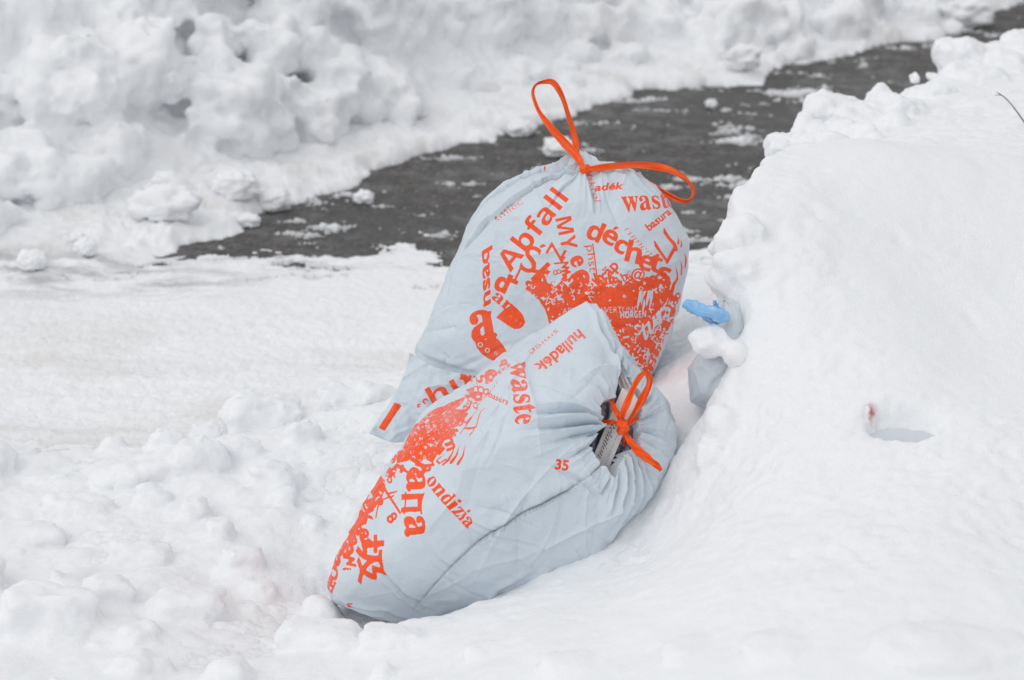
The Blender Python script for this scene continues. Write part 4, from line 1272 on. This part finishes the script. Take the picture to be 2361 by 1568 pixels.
ly_z = float(LY.world(np.array([[-.12, -.2, .05]]))[0][2])
ly = thing('garbage_bag', 'tilted pale grey bag with torn open mouth showing newspaper, marked 35', 'garbage bag', (LY.C[0] - .1, LY.C[1], ly_z), 'printed garbage bags')
pl = [(1150, 962, .0030, .040, .0085, 0), (1165, 990, .0028, .036, .0075, 0), (1225, 1022, .003, .038, .006, 0), (1290, 1052, .003, .05, .004, 0), (1330, 1000, .0025, .05, .0035, 0), (1250, 940, .003, .05, .0022, 0),
      (1385, 1195, .0025, .035, .0055, 0), (1402, 1225, .0025, .035, .0060, 0), (1420, 1235, .0025, .035, .0060, 0), (1440, 1225, .0025, .035, .0055, 0), (1465, 1195, .003, .04, .0045, 0), (1370, 1150, .0025, .04, .003, 0),
      (1535, 945, .003, .05, .0045, 0), (1545, 1010, .003, .05, .004, 0), (1535, 1060, .003, .05, .003, 0), (1510, 900, .003, .05, .005, 0), (1405, 770, .004, .06, .008, 0), (1435, 810, .003, .05, .006, 0), (1340, 860, .003, .06, .002, 0)]
cr = [([(960, 1392), (1010, 1330), (1060, 1275), (1130, 1215), (1215, 1160), (1300, 1118), (1370, 1070), (1400, 1045)], .0024, .0085, 'fold'),
      ([(1185, 930), (1120, 1000), (1085, 1050), (1050, 1140), (1000, 1200)], .0050, .0030, 'ridge'), ([(900, 1300), (945, 1350), (985, 1400)], .0035, .0045, 'v'),
      ([(1270, 1060), (1330, 1095), (1370, 1130)], .003, .0020, 'v'), ([(985, 1205), (1020, 1270), (1060, 1310)], .004, .0016, 'v'), ([(1350, 712), (1385, 760), (1412, 815), (1425, 850)], .004, .006, 'v'),
      ([(1085, 1415), (1160, 1350), (1240, 1310)], .006, .003, 'v'), ([(800, 1380), (900, 1395), (975, 1432)], .005, .006, 'v'), ([(1060, 1170), (1180, 1230), (1250, 1250)], .003, .0012, 'v'),
      ([(1080, 1300), (1200, 1270), (1340, 1200)], .004, .0015, 'ridge')]
PL_, DL, frL = bag_surface(LY, pole, hole_px, 1000, 560, pl, [(a, w_, am * 1.6 if sd_ != 'fold' else am, sd_) for a, w_, am, sd_ in cr], 9, .009, 210, hem=.020, gathers=70)
nr, nc = PL_.shape[:2]
Lf = PL_.reshape(-1, 3); Df = DL.reshape(-1, 3)
cA, cB = draw_lying()
inkA = cA.sample(Lf @ A_1, Lf @ A_2) * (Df @ N_A > .05)
inkB = cB.sample(Lf[:, 0], Lf[:, 1]) * (Df[:, 2] > 0)
ink = np.maximum(inkA, inkB)
worn = .10 + .32 * sstep(.02, .12, Lf[:, 1])
Wv = LY.world(Lf)
F = fix_winding(Wv, grid_faces(nr, nc, True), LY.C)
link('bag_body', mesh_from('bag_body', Wv, F, FILM, True, {'ink': ink, 'worn': worn}), ly)

kn = np.array((1436, 984))
f0 = float(LY.hit([(1436, 984)])[0][2]) + .014
def lp(L): return pth(LY, [(x, y, f0 + c) for x, y, c in L])
ribbon('drawstring_loop', ly, lp([(1437, 988, .004), (1434, 960, .012), (1448, 925, .018), (1468, 880, .020), (1482, 862, .020), (1495, 866, .018), (1497, 885, .016), (1484, 915, .014), (1465, 948, .010), (1444, 980, .006)]),
       [.006, .011, .014, .012, .008, .007, .009, .013, .014, .011, .007], RIB_O, twist=[0, .2, .3, .6, .9, .3, -.2, -.1, 0], seed=2, nseg=120)
ribbon('drawstring_end', ly, lp([(1436, 982, .004), (1424, 955, .004), (1414, 935, -.004), (1408, 915, -.014)]), [.007, .010, .010, .008], RIB_O, twist=.4, seed=3, nseg=50)
ribbon('drawstring_end', ly, lp([(1434, 984, .002), (1415, 973, .0), (1396, 974, -.006), (1382, 970, -.016)]), [.006, .008, .009, .007], RIB_O, twist=-.3, seed=4, nseg=50)
ribbon('drawstring_end', ly, lp([(1438, 990, .004), (1452, 1016, .010), (1475, 1042, .012), (1500, 1062, .012), (1526, 1084, .010)]), [.006, .011, .018, .017, .012, .011], RIB_O, twist=[0, .3, .1, .5], seed=6, nseg=80)
ribbon('drawstring_end', ly, lp([(1436, 988, .002), (1452, 976, .0), (1474, 962, -.012)]), [.006, .008, .006], RIB_O, twist=.3, seed=7, nseg=40)
ribbon('drawstring_end', ly, lp([(1435, 990, .0), (1440, 1008, -.006), (1437, 1028, -.014)]), [.005, .005, .004], RIB_O, twist=.5, seed=8, nseg=40)
lump_mesh('drawstring_knot', lp([(1436, 985, .006)])[0], (.0085, .010, .010), RIB_O, ly, 5, .35, 1.8, 26)

# ------------------------------------------------------------------ newspaper in the torn mouth
def make_news():
    m, N, L, b = new_mat('newsprint')
    co = N.new('ShaderNodeTexCoord').outputs['Object']
    at = nd(N, 'ShaderNodeAttribute', attribute_name='ink').outputs['Fac']
    pic = nd(N, 'ShaderNodeAttribute', attribute_name='pic').outputs['Fac']
    hue = nd(N, 'ShaderNodeAttribute', attribute_name='hue').outputs['Fac']
    n = noise(N, L, co, 45.0, 3)
    photo = mixc(N, L, maprange(N, L, hue, .35, .65), (.06, .065, .06), (.22, .22, .42))
    photo = mixc(N, L, maprange(N, L, hue, .62, .74), photo, (.50, .47, .50))
    photo = mixc(N, L, maprange(N, L, hue, .80, .86), photo, (.42, .30, .12))
    col = mixc(N, L, pic, mixc(N, L, n, (.74, .74, .74), (.80, .795, .78)), photo)
    col = mixc(N, L, maprange(N, L, at, .35, .65), col, (.035, .035, .035))
    L.new(col, b.inputs['Base Color'])
    b.inputs['Roughness'].default_value = .7
    return m
NEWS = make_news()
nw_base = LY.world(np.array([LY.hit([hc])[0] * .82]))[0]
nw = thing('newspaper', 'crumpled newspaper with photos and columns poking out of the torn bag mouth', 'newspaper', nw_base)

def page(name, quad, draw, nu=170, nv=110, curl=.004, seed=0):
    """quad: four (x, y, depth) corners: start, end along the lines, then the other side"""
    q = np.array(quad, float)
    u, v = np.meshgrid(np.linspace(0, 1, nu), np.linspace(0, 1, nv))
    P = (q[0] * ((1 - u) * (1 - v))[..., None] + q[1] * (u * (1 - v))[..., None] + q[2] * (u * v)[..., None] + q[3] * ((1 - u) * v)[..., None])
    P[..., 2] += curl * np.sin(u * 5 + seed) * np.cos(v * 4 + seed) + curl * .6 * perlin2(u * 4 + seed, v * 4)
    cv = Canvas(0, 0, 1, 1, .0035)
    hue = np.zeros_like(u); pic = np.zeros_like(u)
    hue, pic = draw(cv, u, v)
    cv.soft(1)
    ink = cv.sample(u.ravel(), v.ravel())
    pts = P.reshape(-1, 3)
    L = np.stack([(pts[:, 0] - LY.cx) * LY.k, -(pts[:, 1] - LY.cy) * LY.k, pts[:, 2]], 1)
    L2 = L - np.array((0, 0, .0006))
    m = nu * nv
    Fq = grid_faces(nv, nu)
    ring = list(range(nu)) + [i * nu + nu - 1 for i in range(1, nv)] + [(nv - 1) * nu + j for j in range(nu - 2, -1, -1)] + [i * nu for i in range(nv - 2, 0, -1)]
    side = [(a, b_, b_ + m, a + m) for a, b_ in zip(ring, ring[1:] + ring[:1])]
    z = np.zeros(m)
    me = mesh_from(name, np.concatenate([LY.world(L), LY.world(L2)]), np.concatenate([Fq, Fq[:, ::-1] + m, np.array(side)]), NEWS, True,
                   {'ink': np.concatenate([ink, z]), 'pic': np.concatenate([pic.ravel(), z]), 'hue': np.concatenate([hue.ravel(), z])})
    return link(name, me, nw)

fr = float(LY.hit([hc])[0][2])
def lines(cv, rows, u0, u1, val=1.0, h=.022, seed=0):
    r = random.Random(seed)
    for v in rows:
        x = u0
        while x < u1:
            w = r.uniform(.02, .06)
            cv.poly([(x, v), (min(x + w, u1), v), (min(x + w, u1), v + h), (x, v + h)], val)
            x += w + .012
flipv = lambda Q: np.stack([Q[:, 0], 1 - Q[:, 1]], 1)
def d_photo(cv, u, v):
    s = .5 + .55 * np.sin((u * 1.0 + v * .35) * 34 + 2 * perlin2(u * 5, v * 5)) * .35 + .5 * perlin2(u * 6 + 3, v * 2.5)
    s = s + .25 * (perlin2(u * 14, v * 14) > .45)
    return s, np.ones_like(u)
def d_strip(cv, u, v):
    flat = lambda Q: Q
    V, T = text_tris(slant('Relation'), .0, 0)
    x0, x1 = V[:, 0].min(), V[:, 0].max()
    Q = np.stack([.40 + (V[:, 0] - x0) / (x1 - x0) * .52, .80 - V[:, 1] * .42], 1)
    for a, b_, c in T: cv.tri(Q[a], Q[b_], Q[c])
    V, T = text_tris('Ding. Davon profitieren nicht nur eine', .0, 0)
    x0, x1 = V[:, 0].min(), V[:, 0].max()
    Q = np.stack([.10 + (V[:, 0] - x0) / (x1 - x0) * .86, .30 - V[:, 1] * .09], 1)
    for a, b_, c in T: cv.tri(Q[a], Q[b_], Q[c])
    return np.zeros_like(u), np.zeros_like(u)
def d_text(cv, u, v):
    lines(cv, np.arange(.06, .95, .075), .05, .60, seed=4)
    lines(cv, np.arange(.06, .95, .075), .66, .97, seed=5)
    return np.zeros_like(u), np.zeros_like(u)
def d_dark(cv, u, v):
    s = .18 + .9 * np.clip(np.abs(perlin2(u * 3 + 1, v * 4)), 0, 1) + .25 * perlin2(u * 9, v * 9)
    return np.clip(s, 0, .78), np.ones_like(u)
page('photo_page', [(1350, 900, fr - .026), (1460, 905, fr - .032), (1446, 1070, fr - .024), (1340, 1070, fr - .022)], d_photo, seed=1)
page('headline_strip', [(1462, 915, fr - .010), (1392, 1085, fr - .008), (1360, 1050, fr - .013), (1428, 890, fr - .014)], lambda cv, u, v: d_strip(cv, u, 1 - v) if False else d_strip(cv, u, v), seed=2, curl=.002)
page('text_page', [(1412, 820, fr - .024), (1468, 925, fr - .030), (1456, 955, fr - .028), (1404, 850, fr - .030)], d_text, seed=3, curl=.003)
page('dark_photo_page', [(1402, 848, fr - .034), (1450, 925, fr - .032), (1425, 960, fr - .036), (1388, 890, fr - .026)], d_dark, seed=4, curl=.003)

# ------------------------------------------------------------------ bag with a blue tie, half buried beside the mound
BU = Bag(1668, 815, 3.33, [(1668, 690), (1700, 700), (1735, 770), (1740, 860), (1720, 935), (1650, 950), (1592, 925), (1588, 850), (1622, 800), (1640, 745), (1652, 715)], .075, .10, 2.2,
         [((-.5, .1, .86), .07), ((.1, -.3, .95), .072)], 14)
bu = thing('garbage_bag', 'grey bag with a rolled blue tie, mostly buried under snow beside the mound', 'garbage bag', BU.world(np.array([[0, -.1, 0]]))[0])
PB, DB, _ = bag_surface(BU, (0, .2, .03), None, 300, 200, [(1640, 760, .003, .1, .004, 0), (1665, 770, .003, .1, .004, 0), (1690, 775, .003, .1, .004, 0), (1710, 780, .003, .1, .003, 0)],
                        [([(1595, 840), (1640, 850), (1680, 820)], .003, .003, 'ridge'), ([(1620, 930), (1640, 880), (1672, 850)], .004, .003, 'v')], 6, .004, 30)
Wv = BU.world(PB.reshape(-1, 3))
link('bag_body', mesh_from('bag_body', Wv, fix_winding(Wv, grid_faces(200, 300, True), BU.C), FILM_PLAIN), bu)
def tube(name, parent, pts, rad, mat, n=14, nseg=60, seed=0):
    C = catmull(pts, nseg)
    T = np.gradient(C, axis=0); T /= np.linalg.norm(T, axis=1)[:, None]
    S = np.cross(T, AX_F); S /= np.linalg.norm(S, axis=1)[:, None]; Nn = np.cross(S, T)
    R = np.interp(np.linspace(0, 1, nseg), np.linspace(0, 1, len(rad)), rad)
    a = np.linspace(0, 2 * math.pi, n, endpoint=False)
    t = np.linspace(0, 1, nseg)[:, None]
    k = 1 + .12 * np.sin(a[None] * 3 + t * 9 + seed) + .10 * np.sin(a[None] * 2 - t * 14) + .07 * np.sin(t * 47 + a[None] * 2)
    V = C[:, None] + (S[:, None] * np.cos(a)[None, :, None] + Nn[:, None] * np.sin(a)[None, :, None]) * (R[:, None] * k)[..., None]
    V = np.concatenate([V.reshape(-1, 3), C[:1], C[-1:]])
    Fq = grid_faces(nseg, n, True)
    caps = []
    for j in range(n):
        caps.append((nseg * n, (j + 1) % n, j, j)); caps.append((nseg * n + 1, (nseg - 1) * n + j, (nseg - 1) * n + (j + 1) % n, (nseg - 1) * n + (j + 1) % n))
    me = mesh_from(name, V, Fq, mat, True, {'across': np.concatenate([np.tile(np.cos(a), nseg), [0, 0]])})
    return link(name, me, parent)
tube('drawstring_roll', bu, pth(BU, [(1573, 706, .085), (1586, 704, .088), (1612, 714, .09), (1640, 719, .09), (1662, 728, .085), (1672, 730, .07)]), [.002, .0085, .0092, .009, .0095, .010, .008], RIB_B, seed=2)
ribbon('drawstring_end', bu, pth(BU, [(1648, 692, .085), (1650, 705, .088), (1658, 718, .088), (1662, 728, .085)]), [.006, .010, .012, .010], RIB_B, twist=.4, seed=4, nseg=40)
ribbon('drawstring_end', bu, pth(BU, [(1606, 718, .086), (1628, 734, .086), (1646, 744, .08), (1656, 738, .076)]), [.003, .011, .015, .012], RIB_B, twist=.3, seed=5, nseg=40)

# bag just showing in the mound
c = at_y(2085, 1010, 2.86)
near_ = np.hypot(DRIFT[:, 0] - c[0], DRIFT[:, 1] - c[1]) < .016
c[2] = float(DRIFT[near_][:, 2].max()) + .006
bm = thing('garbage_bag', 'sliver of a blue grey bag showing through a hollow in the big snow mound', 'garbage bag', (c[0], c[1] + .05, c[2] - .12))
lump_mesh('bag_body', (c[0] + .004, c[1] + .016, c[2] - .072), (.115, .085, .072), FILM_PLAIN, bm, 12, .06, 1.4, 70, .015, p=2.3)

# ------------------------------------------------------------------ loose snow lumps
def clump(px, py, w, h, label, seed, z=0.0, Y=None, elong=.8, group='loose snow lumps', sink=.12):
    p = at_z(px, py, z) if Y is None else at_y(px, py, Y)
    g = max(ground_z(p[0], p[1]), 0.0) if Y is None else p[2]
    d = p[1] / math.cos(PITCH)
    rx = w * d / FP / 2; rz = h * d / FP / 2
    o = lump_mesh('snow_lump', (p[0], p[1] + rx * elong * .6, g + rz * (1 - sink)), (rx, rx * elong, rz), SNOW_LOOSE, None, seed, .30, 1.5, 34, .05, .8, 2.4)
    tag(o, label, 'snow lump', group)
    return o
clump(1288, 366, 66, 46, 'large smooth snow lump on the asphalt behind the orange loop of the upright bag', 1)
clump(838, 471, 44, 30, 'lone white snow lump on the bare asphalt left of the upright bag', 2)
clump(575, 526, 46, 32, 'small pointed snow lump at the left tip of the bare asphalt', 3)
clump(632, 490, 78, 52, 'white snow chunk overhanging the asphalt at the end of the snow edge', 4, elong=.7)
clump(545, 498, 100, 66, 'round snow chunk behind the overhanging chunk at the snow edge', 5, elong=.7)
clump(385, 552, 150, 78, 'broad peaked snow chunk at the left end of the bare asphalt', 6, elong=.6)
clump(197, 620, 50, 42, 'small round snow lump on the slushy ground in the left of the picture', 7)
clump(72, 652, 64, 46, 'snow lump on the slushy ground nearest the left edge of the picture', 8)
clump(1200, 316, 62, 36, 'crumbly snow lump at the asphalt edge left of the tall orange loop', 9)
clump(1712, 190, 78, 56, 'angular snow chunk at the far asphalt edge right of the bag', 10)
clump(1640, 250, 26, 20, 'tiny snow lump on the asphalt between far snow edge and mound', 11)
clump(2225, 70, 120, 62, 'big snow chunk at the far end of the asphalt by the mound ridge', 12)
clump(520, 420, 130, 90, 'rounded snow boulder low in the far bank above the asphalt edge', 13, elong=.8)
clump(180, 596, 34, 22, 'low snow lump behind the small round one on the slush', 14)

# crumbs of snow and frozen drops on the lying bag
def crumbs():
    rs = np.random.RandomState(4)
    bm_ = bmesh.new()
    Pw = Wl
    cand = np.where((Df[:, 2] > .1))[0]
    for k in range(420):
        i = rs.choice(cand)
        px, py = LY.px(Lf[i, 0], Lf[i, 1])
        near = math.hypot(px - 1425, py - 800)
        if near > 60 and rs.rand() > .42: continue
        p = Pw[i]
        r = rs.choice([.0006, .0008, .001, .0014]) 
        bmesh.ops.create_icosphere(bm_, subdivisions=1, radius=r)
        for v in bm_.verts[-12 if False else -42:]:
            v.co = Vector(p) + v.co * rs.uniform(.8, 1.25)
    for k in range(260):     # rubble along the torn lip
        t = rs.rand()
        q = LY.hit([(1395 + 70 * t + rs.normal() * 10, 745 + 105 * t + rs.normal() * 14)])[0] + np.array((0, 0, .003))
        p = LY.world(q[None])[0]
        r = rs.choice([.001, .0015, .002, .0028, .0035])
        bmesh.ops.create_icosphere(bm_, subdivisions=1, radius=r)
        for v in bm_.verts[-42:]:
            v.co = Vector(p) + v.co * rs.uniform(.75, 1.3)
    me = bpy.data.meshes.new('snow_crumbs'); bm_.to_mesh(me); bm_.free()
    me.materials.append(SNOW_LOOSE)
    o = link('snow_crumbs', me)
    tag(o, 'fine snow crumbs sprinkled on the tilted bag and its torn mouth', 'snow crumbs', kind='stuff')
Wl = LY.world(Lf)
crumbs()

# ------------------------------------------------------------------ dry stalk at the right edge
def stalk():
    m, N, L, b = new_mat('dry_stalk')
    co = N.new('ShaderNodeTexCoord').outputs['Object']
    L.new(mixc(N, L, noise(N, L, co, 80.0), (.05, .04, .03), (.16, .12, .09)), b.inputs['Base Color'])
    t = thing('twig', 'thin dark twig sticking out of the snow mound near the right edge', 'twig', at_y(2375, 300, 4.05))
    tube('stem', t, [at_y(x, y, Y) for x, y, Y in [(2385, 325, 4.10), (2368, 292, 4.06), (2345, 258, 4.04), (2320, 228, 4.02), (2298, 212, 4.0)]], [.0014, .0013, .0012, .001, .0006], m, 8, 30)
    tube('side_shoot', t, [at_y(x, y, Y) for x, y, Y in [(2312, 221, 4.01), (2304, 219, 4.0), (2294, 220, 3.99)]], [.0008, .0006, .0004], m, 6, 10)
stalk()
